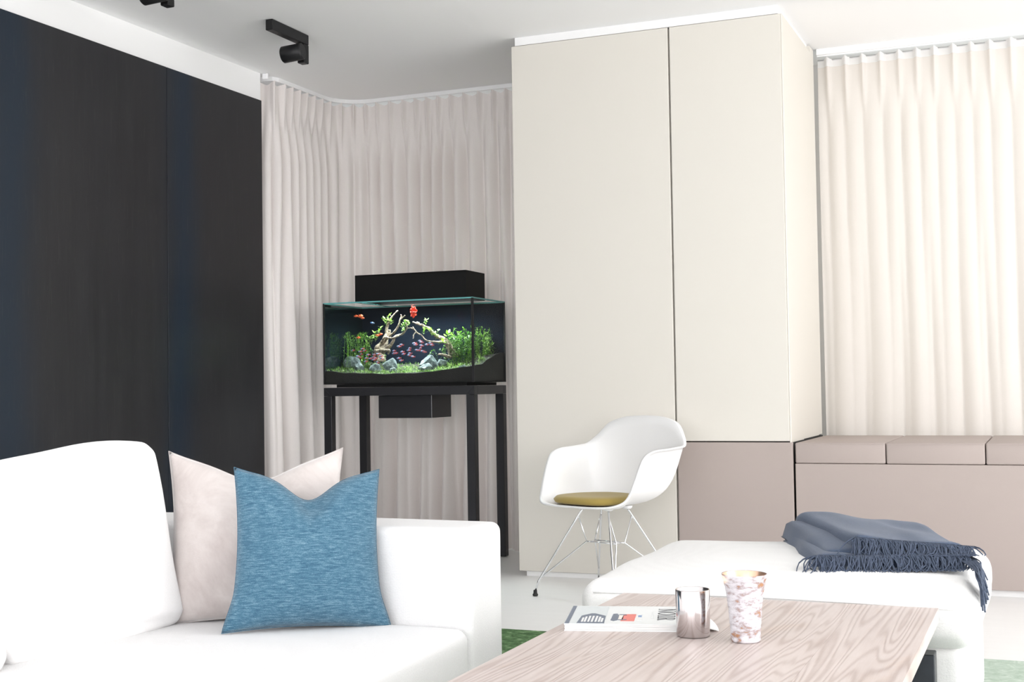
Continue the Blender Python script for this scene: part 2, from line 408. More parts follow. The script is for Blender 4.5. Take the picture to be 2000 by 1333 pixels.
obj('plinth', lb(t, -1.080, .20, DF + .03, 6.80, 0, .031), M['white_lacq'], t)
for x0, x1, l_ in ((-1.0805, -.6815, 'taupe bench seat box next to the cream cupboard'), (-.6775, -.263, 'taupe bench seat box in the middle of the three'), (-.259, .156, 'taupe bench seat box cut by the right picture edge')):
    o = thing('bench_seat', l_, 'bench seat', ((x0 + x1) / 2, DF + .4, .569), 0, 'seat boxes on the window bench')
    hw = (x1 - x0) / 2
    obj('upholstery', bx(-hw, hw, -.4, .435, .001, .0945, bevel=.007, seg=3), M['taupe'], o, smooth=True)
    obj('seam', bx(-hw + .004, hw - .004, -.4015, -.400, .088, .0895), M['taupe'], o)

# ------------------------------------------------------------------ curtains
def arc_path():
    pts = [(-4.09, 6.115), (-3.98, 6.12), (-3.965, 6.15), (-3.965, 6.66)]
    for k in range(1, 9):
        a = PI - k * PI / 2 / 8
        pts.append((-3.755 + .21 * math.cos(a), 6.66 + .21 * math.sin(a)))
    pts.append((-2.40, 6.87)); return pts
class Path:
    def __init__(s, pts):
        s.p = [Vector((x, y, 0)) for x, y in pts]; s.d = [0]
        for a, b in zip(s.p, s.p[1:]): s.d.append(s.d[-1] + (b - a).length)
        s.L = s.d[-1]
    def at(s, u):
        u = max(0, min(s.L, u))
        for i in range(len(s.p) - 1):
            if u <= s.d[i + 1] + 1e-9:
                t_ = (u - s.d[i]) / (s.d[i + 1] - s.d[i]); q = s.p[i].lerp(s.p[i + 1], t_)
                break
        e = .06
        def raw(v):
            v = max(0, min(s.L, v))
            for i in range(len(s.p) - 1):
                if v <= s.d[i + 1] + 1e-9: return s.p[i].lerp(s.p[i + 1], (v - s.d[i]) / (s.d[i + 1] - s.d[i]))
            return s.p[-1]
        tg = (raw(u + e) - raw(u - e)).normalized()
        return q, Vector((tg.y, -tg.x, 0))   # normal to the right of travel = towards the room

def curtain(path, ztop, zbot, spacing, amp_top, amp_bot, seed, nrow=34, per=12, lo=0.0, hi=None, vmax=1.0, sagk=.02):
    hi = path.L if hi is None else hi
    nu = int((hi - lo) / spacing * per)
    bm = new()
    def fold(s, v):
        k = s / spacing + .35 * n3(s * 3.1, seed)
        fr = k - math.floor(k)
        pin = math.exp(-((fr - .5) / .13) ** 2) - .25
        def ridge(x): return abs(math.sin(PI * x)) ** .75 - .62
        k1 = k + .5 + .25 * n3(s * 4.0, seed + 5, v * .8)
        k2 = s / (spacing * 1.9) + .8 * n3(s * 1.6, seed + 9, v * .5)
        dep = max(.2, .85 + 1.1 * n3(s * 2.9, seed + 14, 0))
        t1 = sm(0.0, .18, v); t2 = sm(.2, .85, v)
        return amp_top * pin * (1 - t1) + amp_bot * dep * (.62 * ridge(k1) * t1 * (1 - .65 * t2) + 1.0 * ridge(k2) * t2), fr
    def fn(a, b):
        s = lo + (hi - lo) * a; v = (b ** 1.25) * vmax
        off, fr = fold(s + .02 * n3(s * 2, seed + 3, v * 2) * sm(.1, 1, v), v)
        q, nn = path.at(s)
        sag = .018 * (1 - min(1, (abs(fr - .5) / .5)) ** .0 * 1) if False else sagk * min(1, (abs(fr - .5) * 2) ** .7) * (1 - sm(0, .05, b))
        z = lerp(ztop, zbot, v) - sag
        p = q + nn * off
        return (p.x, p.y, z)
    grid(bm, nu, max(4, int(nrow * vmax ** .8) if vmax < 1 else nrow), fn)
    return bm
def rail(path, lo, hi, z0, z1, w_, n=60):
    bm = new(); rings = []
    for i in range(n + 1):
        q, nn = path.at(lo + (hi - lo) * i / n)
        rings.append([bm.verts.new((q.x + nn.x * a, q.y + nn.y * a, z)) for a, z in ((-w_, z0), (w_, z0), (w_, z1), (-w_, z1))])
    for a, b in zip(rings, rings[1:]):
        for k in range(4): bm.faces.new((a[k], a[(k + 1) % 4], b[(k + 1) % 4], b[k]))
    bm.faces.new(rings[0]); bm.faces.new(rings[-1][::-1]); return bm
pl = Path(arc_path())
r_ = thing('curtain_rail', 'white curved ceiling rail carrying the beige linen curtain', 'curtain rail', (0, 0, 0))
obj('track', rail(pl, 0, pl.L, 2.676, 2.6995, .013), M['rail'], r_)
e_ = new(); box(e_, -3.982, -3.948, 6.036, 6.052, 2.668, 2.6995, bevel=.004); obj('end_cap', e_, M['rail'], r_)
c_ = thing('linen_curtain', 'beige linen curtain hanging around the corner behind the aquarium', 'curtain', (0, 0, 0))
obj('cloth', curtain(pl, 2.676, .004, .083, .040, .125, 2.3, 44, 16, sagk=.02), M['linen'], c_, smooth=True)
pr = Path([(-1.085, 6.90), (1.9, 6.90)])
r_ = thing('curtain_rail', 'straight white ceiling rail above the cream curtain', 'curtain rail', (0, 0, 0))
obj('track', rail(pr, 0, pr.L, 2.668, 2.6995, .03, 2), M['rail'], r_)
obj('groove', rail(pr, 0, pr.L, 2.662, 2.668, .012, 2), M['rail'], r_)
c_ = thing('voile_curtain', 'backlit cream curtain with pinch pleats above the window bench', 'curtain', (0, 0, 0))
def shift(bm, d):
    for v in bm.verts: v.co += Vector(d)
    return bm
obj('cloth', curtain(pr, 2.655, .36, .0915, .030, .033, 8.1, 40, 12), M['voile'], c_, smooth=True)
obj('header_tape', shift(curtain(pr, 2.655, .36, .0915, .030, .033, 8.1, 40, 12, vmax=.022), (0, -.0035, .001)), M['tape'], c_, smooth=True)

# ------------------------------------------------------------------ ceiling spotlights
def spot(y, label):
    t = thing('ceiling_spotlight', label, 'spotlight', (-3.36, y, ZC), 0, 'black spotlights along the steel wall')
    obj('mounting_bar', bx(-.02, .02, 0, .325, -.052, -.001, bevel=.003, seg=1), M['black'], t)
    obj('arm', bx(-.02, .02, .280, .325, -.146, -.052, bevel=.003, seg=1), M['black'], t)
    bm = new(); lathe(bm, [(0, 0), (.036, 0), (.041, .005), (.041, .105), (.036, .11), (.034, .10), (0, .098)], 32)
    h = obj('lamp_head', bm, M['black'], t, smooth=False); h.location = (.035, .245, -.100); h.rotation_euler = (0, -PI / 2 - .10, .12)
    for p in h.data.polygons: p.use_smooth = len(p.vertices) == 4 and abs(p.normal.z) < .5
    obj('pivot', bx(-.012, .012, .235, .285, -.115, -.085), M['black'], t)
    return t
spot(5.155, 'black ceiling spotlight seen whole above the beige curtain')
spot(4.09, 'black ceiling spotlight cut off by the top picture edge')

# ------------------------------------------------------------------ rug
rg = thing('rug', 'green patchwork rug lying under table and ottoman', 'rug', (-.8, 3.4, 0))
obj('backing', lb(rg, -2.25, .62, 2.2, 4.612, .0006, .004), M['rug3'], rg)
rr_ = random.Random(4); nx_, ny_ = 6, 5
for ix in range(nx_):
    for iy in range(ny_):
        w0, d0 = 2.87 / nx_, 2.412 / ny_
        x0, y0 = -2.25 + ix * w0, 2.2 + iy * d0
        mi = 2 if ix >= 4 else rr_.randrange(2)
        obj('patch', lb(rg, x0 + .002, x0 + w0 - .002, y0 + .002, y0 + d0 - .002, .004, .0078 + rr_.uniform(0, .0006)), M['rug%d' % mi], rg)

# ------------------------------------------------------------------ sofa
def rbox(x0, x1, y0, y1, z0, z1, r=.05, seg=5, puff=0.0, nz=0.0):
    c = Vector(((x0 + x1) / 2, (y0 + y1) / 2, (z0 + z1) / 2)); h = Vector(((x1 - x0) / 2, (y1 - y0) / 2, (z1 - z0) / 2))
    rr = min(r, min(h) * .95); ang = [math.tan(math.radians(a)) for a in (45, 30, 15, 0)]
    ax = []
    for hh in h:
        q = hh - rr; nn_ = max(4, min(14, int(q * 2 / .06)))
        L_ = [-(q + rr * a) for a in ang] + [-q + 2 * q * k / nn_ for k in range(1, nn_)] + [q + rr * a for a in ang[::-1]]
        ax.append(L_)
    bm = new(); cache = {}
    def vert(p):
        k = tuple(round(v, 7) for v in p)
        if k in cache: return cache[k]
        p = Vector(p); qn = Vector((p.x / h.x, p.y / h.y, p.z / h.z))
        inner = Vector([max(-(hh - rr), min(hh - rr, pp)) for pp, hh in zip(p, h)])
        dd = p - inner
        if dd.length > 1e-9: dd = dd.normalized() * max(abs(dd.x), abs(dd.y), abs(dd.z))
        co = c + inner + dd
        if puff:
            f = Vector((max(0, 1 - qn.x ** 2), max(0, 1 - qn.y ** 2), max(0, 1 - qn.z ** 2)))
            if abs(qn.z) > .999: co.z += math.copysign(puff, qn.z) * f.x ** .7 * f.y ** .7
            if abs(qn.x) > .999: co.x += math.copysign(puff * .5, qn.x) * f.z * f.y
            if abs(qn.y) > .999: co.y += math.copysign(puff * .8, qn.y) * f.z ** .8 * f.x ** .7
        if nz:
            k4 = co * 4
            co = co + Vector((n3(k4.x, k4.y, k4.z), n3(k4.y + 9, k4.z, k4.x), n3(k4.z + 5, k4.x, k4.y))) * nz
        cache[k] = bm.verts.new(co); return cache[k]
    for d0, (d1, d2) in ((0, (1, 2)), (1, (2, 0)), (2, (0, 1))):
        for sgn in (-1, 1):
            for i in range(len(ax[d1]) - 1):
                for j in range(len(ax[d2]) - 1):
                    qd = []
                    for a, b in ((i, j), (i + 1, j), (i + 1, j + 1), (i, j + 1)):
                        p = [0, 0, 0]; p[d0] = sgn * h[d0]; p[d1] = ax[d1][a]; p[d2] = ax[d2][b]; qd.append(vert(p))
                    bm.faces.new(qd)
    return bm
SX, SY = -1.272, 2.782     # front edge of the seat, inner face of the arm
s_ = thing('sofa', 'white upholstered sofa with a low square arm', 'sofa', (-1.85, 1.9, 0))
def lr(o, x0, x1, y0, y1, z0, z1, **k):
    L = o.location; return rbox(x0 - L.x, x1 - L.x, y0 - L.y, y1 - L.y, z0 - L.z, z1 - L.z, **k)
obj('base', lr(s_, -2.42, SX - .015, .62, 2.97, .05, .235, r=.025), M['sofa'], s_, True, 1)
obj('arm', lr(s_, -2.44, SX, SY, 2.992, .045, .606, r=.026, nz=.003), M['sofa'], s_, True, 1)
obj('backrest', lr(s_, -2.46, -2.22, .62, SY + .02, .045, .606, r=.05), M['sofa'], s_, True, 1)
obj('seat_cushion', lr(s_, -2.24, SX + .004, .64, SY - .004, .232, .375, r=.03, puff=.016, nz=.003), M['sofa'], s_, True, 1)
for fx, fy in ((-2.38, 2.95), (-1.34, 2.95), (-2.38, .7), (-1.34, .7)):
    obj('foot', lb(s_, fx - .025, fx + .025, fy - .025, fy + .025, .008, .052), M['black'], s_)

def place(o, loc, xdir, lean, roll=0):
    """stand a cushion: local x along xdir, local z up then leaned back, local y = back"""
    x = Vector((xdir[0], xdir[1], 0)).normalized(); y = Vector((-x.y, x.x, 0)); z = Vector((0, 0, 1))
    z2 = z * math.cos(lean) + y * math.sin(lean); y2 = y * math.cos(lean) - z * math.sin(lean)
    x3 = x * math.cos(roll) + z2 * math.sin(roll); z3 = z2 * math.cos(roll) - x * math.sin(roll)
    m_ = Matrix.Identity(4)
    for i in range(3): m_[i][0] = x3[i]; m_[i][1] = y2[i]; m_[i][2] = z3[i]; m_[i][3] = loc[i]
    o.matrix_world = m_
def pillow_bm(w_, h_, th, dent, conc=.07, seed=0, dentw=.33, ear=0.0, n=34, tap=0.0):
    bm = new()
    def out(u, v):
        x = w_ / 2 * u * (1 - conc * (1 - v * v)) * (1 - tap * (v + 1) / 2) * (1 + .07 * sm(.45, 1, -v)); z = h_ / 2 * v * (1 - conc * .8 * (1 - u * u))
        top = sm(-.2, 1, v)
        z -= dent * h_ * math.exp(-(u / dentw) ** 2) * top ** 2
        z += ear * h_ * abs(u) ** 3 * max(0, v) ** 3
        return x, z + h_ / 2
    for sgn in (1, -1):
        def fn(a, b):
            u = math.sin((a - .5) * PI) * .35 + (a - .5) * 2 * .65; v = math.sin((b - .5) * PI) * .35 + (b - .5) * 2 * .65
            x, z = out(u, v)
            e = max(0, (1 - u * u)) ** .55 * max(0, (1 - v * v)) ** .55
            wr = 1 + .10 * n3(u * 2.2 + seed, v * 2.2, sgn) + .04 * n3(u * 6 + seed, v * 6, sgn)
            y = -sgn * th / 2 * e * wr
            if dent: y += sgn * th * .22 * math.exp(-(u / .16) ** 2) * sm(.2, 1, v) * e * 1.2
            return (x, y, z)
        grid(bm, n, n, fn)
    bmesh.ops.remove_doubles(bm, verts=bm.verts, dist=1e-5)
    return bm
def seam_bm(w_, h_, dent, conc, dentw, ear, r=.0009, n=34, tap=0.0):
    pts = []
    def out(u, v):
        x = w_ / 2 * u * (1 - conc * (1 - v * v)) * (1 - tap * (v + 1) / 2) * (1 + .07 * sm(.45, 1, -v)); z = h_ / 2 * v * (1 - conc * .8 * (1 - u * u))
        z -= dent * h_ * math.exp(-(u / dentw) ** 2) * sm(-.2, 1, v) ** 2
        z += ear * h_ * abs(u) ** 3 * max(0, v) ** 3
        return (x, 0, z + h_ / 2)
    for k in range(n): pts.append(out(-1 + 2 * k / n, 1))
    for k in range(n): pts.append(out(1, 1 - 2 * k / n))
    for k in range(n): pts.append(out(1 - 2 * k / n, -1))
    for k in range(n + 1): pts.append(out(-1, -1 + 2 * k / n))
    return tube(new(), pts, r, 6)
def pillow(name, label, w_, h_, th, dent, m, loc, xdir, lean, conc=.07, seed=0, dentw=.33, ear=0.0, roll=0, tap=0.0):
    t = thing(name, label, 'cushion')
    place(t, loc, xdir, lean, roll)
    obj('cover', pillow_bm(w_, h_, th, dent, conc, seed, dentw, ear, tap=tap), m, t, True)
    obj('seam', seam_bm(w_, h_, dent, conc, dentw, ear, tap=tap), m, t, True)
    return t
pillow('throw_pillow', 'blue melange square pillow with pointed corners on the sofa', .375, .372, .15, .145, M['blue'], (-1.612, 2.617, .377), (.72, .69), .20, .085, 1, .36, .03, roll=-.05, tap=.06)
pillow('throw_pillow', 'blush velvet square pillow leaning behind the blue one', .445, .405, .17, .10, M['velvet'], (-1.80, 2.680, .374), (.86, .5), .22, .095, 6, .42, .06, tap=.03)
def box_cushion(label, y0, y1, dx=0, top=.40):
    t = thing('back_cushion', label, 'cushion', group='white back cushions of the sofa')
    place(t, (-2.02 + dx, (y0 + y1) / 2, .378), (0.05, 1), .24)
    L = (y1 - y0) / 2
    bm = rbox(-L, L, -.085, .085, 0, top, r=.034, puff=.03, nz=.012)
    for v in bm.verts:      # the far upper corner is plumped up
        v.co.z += .034 * max(0, v.co.x / L + 1) / 2 * sm(.5, 1, v.co.z / top)
    obj('cover', bm, M['cushw'], t, True, 1)
    return t
box_cushion('large white back cushion leaning beside the blush velvet pillow', 2.045, 2.60)
box_cushion('white back cushion cut by the left picture edge', 1.48, 2.03, .0, .34)

# ------------------------------------------------------------------ ottoman
o_ = thing('ottoman', 'big off-white upholstered ottoman behind the coffee table', 'ottoman', (-.64, 3.60, 0))
obj('base', lr(o_, -1.105, -.195, 3.175, 4.03, .05, .318, r=.03), M['ott'], o_, True, 1)
obj('seat_cushion', lr(o_, -1.135, -.168, 3.145, 4.06, .314, .442, r=.05, puff=.028, nz=.006), M['ott'], o_, True, 1)
pts = [(-1.09, 3.142, .412), (-.64, 3.135, .420), (-.215, 3.142, .412)]
obj('piping', shift(tube(new(), smoothpath(pts, 8), .0022, 6), (.64, -3.60, 0)), M['ott'], o_, True)
for fx, fy in ((-1.03, 3.23), (-.24, 3.23), (-1.03, 3.98), (-.24, 3.98)):
    obj('foot', lb(o_, fx - .025, fx + .025, fy - .025, fy + .025, .008, .052), M['black'], o_)

# ------------------------------------------------------------------ throw on the ottoman
th = thing('throw_blanket', 'folded blue-grey wool throw with long fringe on the ottoman', 'blanket', (-.48, 3.65, .460))
def bil(c, u, v):
    a = Vector(c[0]).lerp(Vector(c[1]), u); b = Vector(c[3]).lerp(Vector(c[2]), u); return a.lerp(b, v)
def pad(corners, zb, seed, wr=.005, p=14):
    """a folded layer: rounded slab between zb and the corner heights; u left-right, v front-back"""
    bm = new(); nu, nv = 34, 30
    def top(u, v):
        q = bil(corners, u, v)
        e = (1 - abs(2 * u - 1) ** p) ** .5 * (1 - abs(2 * v - 1) ** 22) ** .5
        h = q.z - zb
        wv = wr * (n3(u * 5 + seed, v * 3, 1) + .6 * math.sin(u * 9 + v * 5 + seed))
        return (q.x + .012 * n3(v * 4, seed) * 1, q.y + .012 * n3(u * 4, seed + 4), zb + max(.002, (h + wv) * e))
    def bot(u, v):
        q = bil(corners, u, v); return (q.x + .012 * n3(v * 4, seed), q.y + .012 * n3(u * 4, seed + 4), zb)
    grid(bm, nu, nv, top); grid(bm, nu, nv, bot)
    bmesh.ops.remove_doubles(bm, verts=bm.verts, dist=1e-5)
    L = th.location
    for v in bm.verts: v.co -= L
    return bm
low = [(-.575, 3.355, .497), (-.215, 3.50, .494), (-.235, 3.86, .484), (-.765, 3.985, .508)]
upp = [(-.485, 3.47, .535), (-.195, 3.560, .508), (-.34, 3.92, .528), (-.745, 4.02, .556)]
mid = [(-.555, 3.415, .506), (-.20, 3.53, .496), (-.30, 3.86, .505), (-.775, 4.0, .532)]
obj('lower_fold', pad(low, .455, 1.0), M['throw'], th, True)
obj('middle_fold', pad(mid, .466, 4.0), M['throw'], th, True)
obj('upper_fold', pad(upp, .478, 7.0, .007), M['throw'], th, True)
def fringe(a, b, dirv, n, ln, drop, seed, zmin=.447):
    rnd = random.Random(seed); bm = new(); L = th.location
    for i in range(n):
        u = (i + rnd.random() * .8) / n; p = Vector(a).lerp(Vector(b), u)
        d = Vector(dirv).normalized(); d = (d + Vector((rnd.gauss(0, .28), rnd.gauss(0, .12), 0))).normalized()
        l_ = ln * rnd.uniform(.75, 1.15); pts = []
        k1 = rnd.gauss(0, .012); up_ = rnd.uniform(0, .008)
        for j in range(6):
            t_ = j / 5
            q = p + d * l_ * t_ + Vector((-d.y, d.x, 0)) * k1 * math.sin(t_ * PI)
            q.z = max(zmin, p.z - drop * t_ ** 1.3 + up_ * math.sin(t_ * PI) * .8)
            pts.append(q - L)
        tube(bm, pts, [.0021, .0021, .002, .0019, .0018, .0012], 4)
    return bm
F1 = fringe((-.568, 3.366, .495), (-.21, 3.512, .492), (.10, -1, 0), 300, .070, .040, 3, .461)
tag(obj('fringe', F1, M['fringe'], th, True), kind='stuff')
F2 = fringe((-.480, 3.480, .532), (-.19, 3.570, .506), (.16, -1, 0), 260, .072, .040, 5, .492)
tag(obj('fringe', F2, M['fringe'], th, True), kind='stuff')
bm = new(); rnd = random.Random(9)
for i in range(70):       # the corner bunch that slips over the right-hand edge
    p = Vector((-.225 + rnd.uniform(-.02, .02), 3.55 + rnd.uniform(-.03, .05), .480)); e = Vector((-.156 + rnd.uniform(-.006, .006), 3.31 + rnd.gauss(0, .05), rnd.uniform(.40, .445)))
    m1 = p.lerp(e, .45) + Vector((.008, rnd.gauss(0, .01), .012)); m1.z = .478; m2 = p.lerp(e, .8); m2.z = .466; m2.x = -.168 + rnd.uniform(-.004, .006)
    tube(bm, [q - th.location for q in smoothpath([p, m1, m2, e], 4)], .002, 4)
tag(obj('fringe', bm, M['fringe'], th, True), kind='stuff')

# ------------------------------------------------------------------ coffee table
TZ = .42
ct = thing('coffee_table', 'low coffee table with a whitewashed plank top on steel legs', 'table', (-.62, 2.40, 0))
xs = [-.998, -.822, -.628, -.428, -.246]
for a, b in zip(xs, xs[1:]):
    o = obj('plank', lb(ct, a + .0001, b - .0001, 1.72, 3.108, TZ - .031, TZ, bevel=.0006, seg=1), M['wood'], ct)
for y0 in (2.98, 1.80):
    obj('cross_batten', lb(ct, -.93, -.34, y0 - .03, y0 + .03, .332, .389), M['wood'], ct)
    for x0, x1 in ((-.985, -.925), (-.330, -.252)):
        obj('leg', lb(ct, x0, x1, y0 + .05, y0 + .11, .008, .328, bevel=.002, seg=1), M['rust'], ct)
    obj('leg_rail', lb(ct, -.925, -.330, y0 + .05, y0 + .11, .268, .328), M['rust'], ct)
    obj('mounting_plate', lb(ct, -.88, -.40, y0 - .03, y0 + .11, .328, .334), M['rust'], ct)

# ------------------------------------------------------------------ things on the table
def crackle():
    t = NT('whitewashed_copper_glaze'); v = t.coord((30, 30, 75)); a = t.noise(v, 1.0, 6, 0.7, 0.4); b = t.noise(t.coord((16, 16, 30)), 2, 4, 0.6)
    k = t.math('ADD', t.math('MULTIPLY', a, .6), t.math('MULTIPLY', b, .4))
    c = t.ramp(k, [(0.41, (0.38, 0.19, 0.09)), (0.455, (0.38, 0.32, 0.33)), (0.50, (0.56, 0.54, 0.57)), (0.60, (0.70, 0.69, 0.72))])
    t.set(Base_Color=c, Roughness=0.5); t.bump(a, .3, .002); return t.m
M['crackle'] = crackle()
M['copper'] = simple('copper_lining', (0.75, 0.50, 0.36), 0.28, 0.85)
M['wax'] = simple('candle_wax', (0.95, 0.86, 0.76), 0.5)
M['flame'] = emit('candle_flame', (1.0, 0.78, 0.45), 10)
M['silver'] = simple('polished_silver', (0.66, 0.62, 0.62), 0.12, 1.0)
cc = thing('candle_holder', 'polished silver candle cup with a burning candle on the table', 'candle', (-.692, 2.620, TZ))
obj('cup', lathe(new(), [(0, .0005), (.0325, .0005), (.0345, .003), (.0355, .0955), (.0345, .0965), (.0335, .0955), (.0330, .006), (0, .005)], 64), M['silver'], cc, True)
obj('wax', lathe(new(), [(0, .008), (.0325, .008), (.0328, .064), (.012, .061), (0, .060)], 40), M['wax'], cc, True)
obj('wick', tube(new(), [(0, 0, .059), (.001, 0, .068)], .0008, 6), M['black'], cc)
obj('flame', lathe(new(), [(0, .066), (.003, .069), (.0042, .074), (.003, .082), (.001, .089), (0, .091)], 16), M['flame'], cc, True)
pl_ = bpy.data.lights.new('candle_light', 'POINT'); pl_.energy = 0.8; pl_.color = (1, .62, .3); pl_.shadow_soft_size = .004
po = bpy.data.objects.new('candle_light', pl_); COL.objects.link(po); po.parent = cc; po.location = (0, 0, .082)
tm = thing('ceramic_tumbler', 'tall flared tumbler in flaking white and copper glaze on the table', 'tumbler', (-.578, 2.597, TZ))
prof = [(0, .0005), (.0275, .0005), (.0292, .003)]
for i in range(1, 41):
    z = .003 + .132 * i / 40; r = .0292 + .0085 * (i / 40) + .0085 * (i / 40) ** 4
    r += .0004 * math.sin(i * 1.9) + (-.0006 if i % 9 == 0 else 0)
    prof.append((r, z))
obj('cup', lathe(new(), prof + [(.0455, .1362), (.0440, .1358)], 72), M['crackle'], tm, True)
obj('lining', lathe(new(), [(.0441, .1357), (.0412, .128), (.0385, .115), (.0325, .08), (.0250, .008), (0, .006)], 72), M['copper'], tm, True)

mg = thing('magazine', 'white magazine with a printed cover lying beside the silver cup', 'magazine', (-.965, 2.588, TZ), math.atan2(.059, .225))
M['paper'] = simple('white_paper', (0.78, 0.78, 0.77), 0.45)
M['cover'] = simple('glossy_cover', (0.76, 0.78, 0.78), 0.25)
M['ink'] = simple('slate_ink', (0.10, 0.13, 0.19), 0.35); M['inkb'] = simple('black_ink', (0.03, 0.035, 0.045), 0.35)
M['inkr'] = simple('coral_ink', (0.72, 0.16, 0.13), 0.35); M['inkg'] = simple('pale_grey_ink', (0.62, 0.66, 0.67), 0.35)
M['inkbl'] = simple('blue_ink', (0.16, 0.27, 0.48), 0.35); M['inks'] = simple('cream_ink', (0.85, 0.78, 0.70), 0.35)
MW, MD, MT = .290, .222, .0155
for k in range(5):
    obj('page_block', bx(.001 + .0006 * (k % 2), MW - .002 - .001 * (k % 3), .001 + .0008 * (k % 2), MD - .002, .0006 + k * .0028, .0006 + k * .0028 + .0024), M['paper'], mg)
obj('cover', bx(0, MW, 0, MD, MT - .0012, MT), M['cover'], mg)
obj('back_cover', bx(0, MW, 0, MD, 0.0001, .0006), M['cover'], mg)
bm = new()
def curl(u, v):
    x = MW - .03 + .065 * u; y = .002 + .19 * v
    return (x - .03 * v * u * v, y, .003 + .011 * (1 - u) ** 2 + .004 * math.sin(u * PI))
grid(bm, 12, 6, curl); obj('curled_page', bm, M['paper'], mg, True, 0, .0006)
Zp = MT + .0002
def printed(name, polys, m):
    bm = new()
    for pts in polys:
        v0 = [bm.verts.new((x, y, Zp)) for x, y in pts]; f = bm.faces.new(v0)
        r = bmesh.ops.extrude_face_region(bm, geom=[f]); 
        for g in r['geom']:
            if isinstance(g, bmesh.types.BMVert): g.co.z -= .0004
    return obj(name, bm, m, mg)
R = lambda x0, x1, y0, y1: [(x0, y0), (x1, y0), (x1, y1), (x0, y1)]
printed('printed_photo', [R(.012, .085, .003, MD - .006)], M['inkg'])
Zp += .0002
printed('printed_spine_bar', [R(.001, .010, .004, MD - .002)], M['ink'])
printed('printed_basket', [[(.026, .006), (.085, .006), (.083, .095), (.058, .125), (.050, .125), (.030, .095)]], M['ink'])
printed('printed_figure_cap', [[(.096, .045), (.103, .035), (.111, .045), (.112, .10), (.107, .125), (.098, .12)]], M['ink'])
printed('printed_figure_face', [R(.112, .122, .05, .11)], M['inks'])
printed('printed_figure_shirt', [[(.118, .035), (.147, .036), (.149, .118), (.122, .118)]], M['inkr'])
printed('printed_book', [R(.152, .163, .045, .112)], M['paper'])
printed('printed_lines', [R(.183, .1836, .07, .15), R(.187, .1876, .07, .15)], M['inkg'])
printed('printed_red_mark', [[(.234, .196), (.262, .190), (.262, .205), (.240, .205)]], M['inkr'])
Zp += .0002
printed('printed_basket_slots', [R(x0, x0 + .0042, .022, .022 + h) for x0, h in ((.034, .05), (.040, .062), (.0475, .07), (.055, .07), (.063, .07), (.070, .06), (.076, .045))], M['paper'])
printed('printed_figure_arm', [[(.112, .046), (.130, .046), (.130, .056), (.112, .053)]], M['ink'])
printed('printed_figure_arm', [[(.112, .106), (.128, .103), (.128, .113), (.112, .116)]], M['ink'])
printed('printed_book_title', [R(.1535, .1615, .082, .104)], M['inkbl'])
# NOIR, turned so that the letter tops point to the right end of the magazine
def letter(polys, y0, h):     # glyph box: gx (reading direction, maps to -y), gy (up, maps to +x)
    return [[(.196 + gy * .038, y0 - gx * h) for gx, gy in p] for p in polys]
def ring(cx, cy, rx, ry, ix, iy, n=28):
    out = []
    for k in range(n):
        a, b = 2 * PI * k / n, 2 * PI * (k + 1) / n
        out.append([(cx + rx * math.cos(a), cy + ry * math.sin(a)), (cx + rx * math.cos(b), cy + ry * math.sin(b)), (cx + ix * math.cos(b), cy + iy * math.sin(b)), (cx + ix * math.cos(a), cy + iy * math.sin(a))])
    return out
RR = lambda a, b, c, d: [(a, c), (b, c), (b, d), (a, d)]
Nn = [RR(.10, .18, 0, 1), RR(.80, .86, 0, 1), [(.10, 1), (.28, 1), (.86, 0), (.78, 0)], RR(0, .28, 0, .04), RR(.02, .2, .96, 1), RR(.70, 1, .96, 1)]
Oo = ring(.5, .5, .5, .52, .30, .44)
Ii = [RR(.36, .64, 0, 1), RR(.15, .85, 0, .06), RR(.15, .85, .95, 1)]
Rr = [RR(.12, .34, 0, 1), RR(0, .46, 0, .07), RR(.34, .62, .94, 1), RR(.34, .62, .47, .53), [(.62, 1), (.86, .92), (.92, .75), (.86, .57), (.62, .47), (.62, .53), (.74, .6), (.78, .75), (.74, .9), (.62, .94)], [(.5, .47), (.66, .47), (1, 0), (.76, 0)], RR(.72, 1.05, 0, .05)]
printed('printed_title_noir', letter(Nn, .188, .036) + letter(Oo, .147, .036) + letter(Ii, .109, .022) + letter(Rr, .084, .034), M['inkb'])

# ------------------------------------------------------------------ the chair
ca = math.atan2(-.923, -.382)              # facing direction
ch = thing('armchair', 'white plastic shell armchair with chrome wire legs by the cream cupboard', 'chair', (-1.853, 5.522, 0), ca + PI / 2)
# local frame: sitter faces -y, sitter's right is -x; built with a = towards sitter's right, b = forward
def cl(a, b, z): return Vector((-a, -b, z))
rim = [(0, .215, .412), (.12, .212, .413), (.205, .185, .42), (.247, .145, .448), (.262, .110, .52), (.268, .078, .588), (.272, .045, .630), (.276, -.01, .650), (.280, -.09, .655), (.283, -.16, .660), (.283, -.212, .668), (.250, -.248, .706), (.197, -.273, .762), (.105, -.288, .789), (0, -.291, .795)]
half = smoothpath([(a, b, z) for a, b, z in rim], 4)
full = half + [Vector((-p.x, p.y, p.z)) for p in half[-2:0:-1]]
bm = new(); NS = 16; C0 = Vector((0, -.02, .402)); prev = None; ctr = bm.verts.new(cl(*C0)); rows = []
for p in full:
    row = []
    K1 = Vector((p.x * .86, p.y * .86 - .01, .398)); K2 = Vector((p.x * .85, p.y * .85, .40 + .45 * (p.z - .40)))
    for s in range(1, NS + 1):
        t_ = s / NS; q = C0 * (1 - t_) ** 3 + K1 * 3 * t_ * (1 - t_) ** 2 + K2 * 3 * t_ * t_ * (1 - t_) + p * t_ ** 3
        row.append(bm.verts.new(cl(*q)))
    o2 = Vector((p.x, p.y, 0)).normalized() * .012
    row.append(bm.verts.new(cl(p.x + o2.x, p.y + o2.y, p.z - .001)))
    rows.append(row)
n = len(rows)
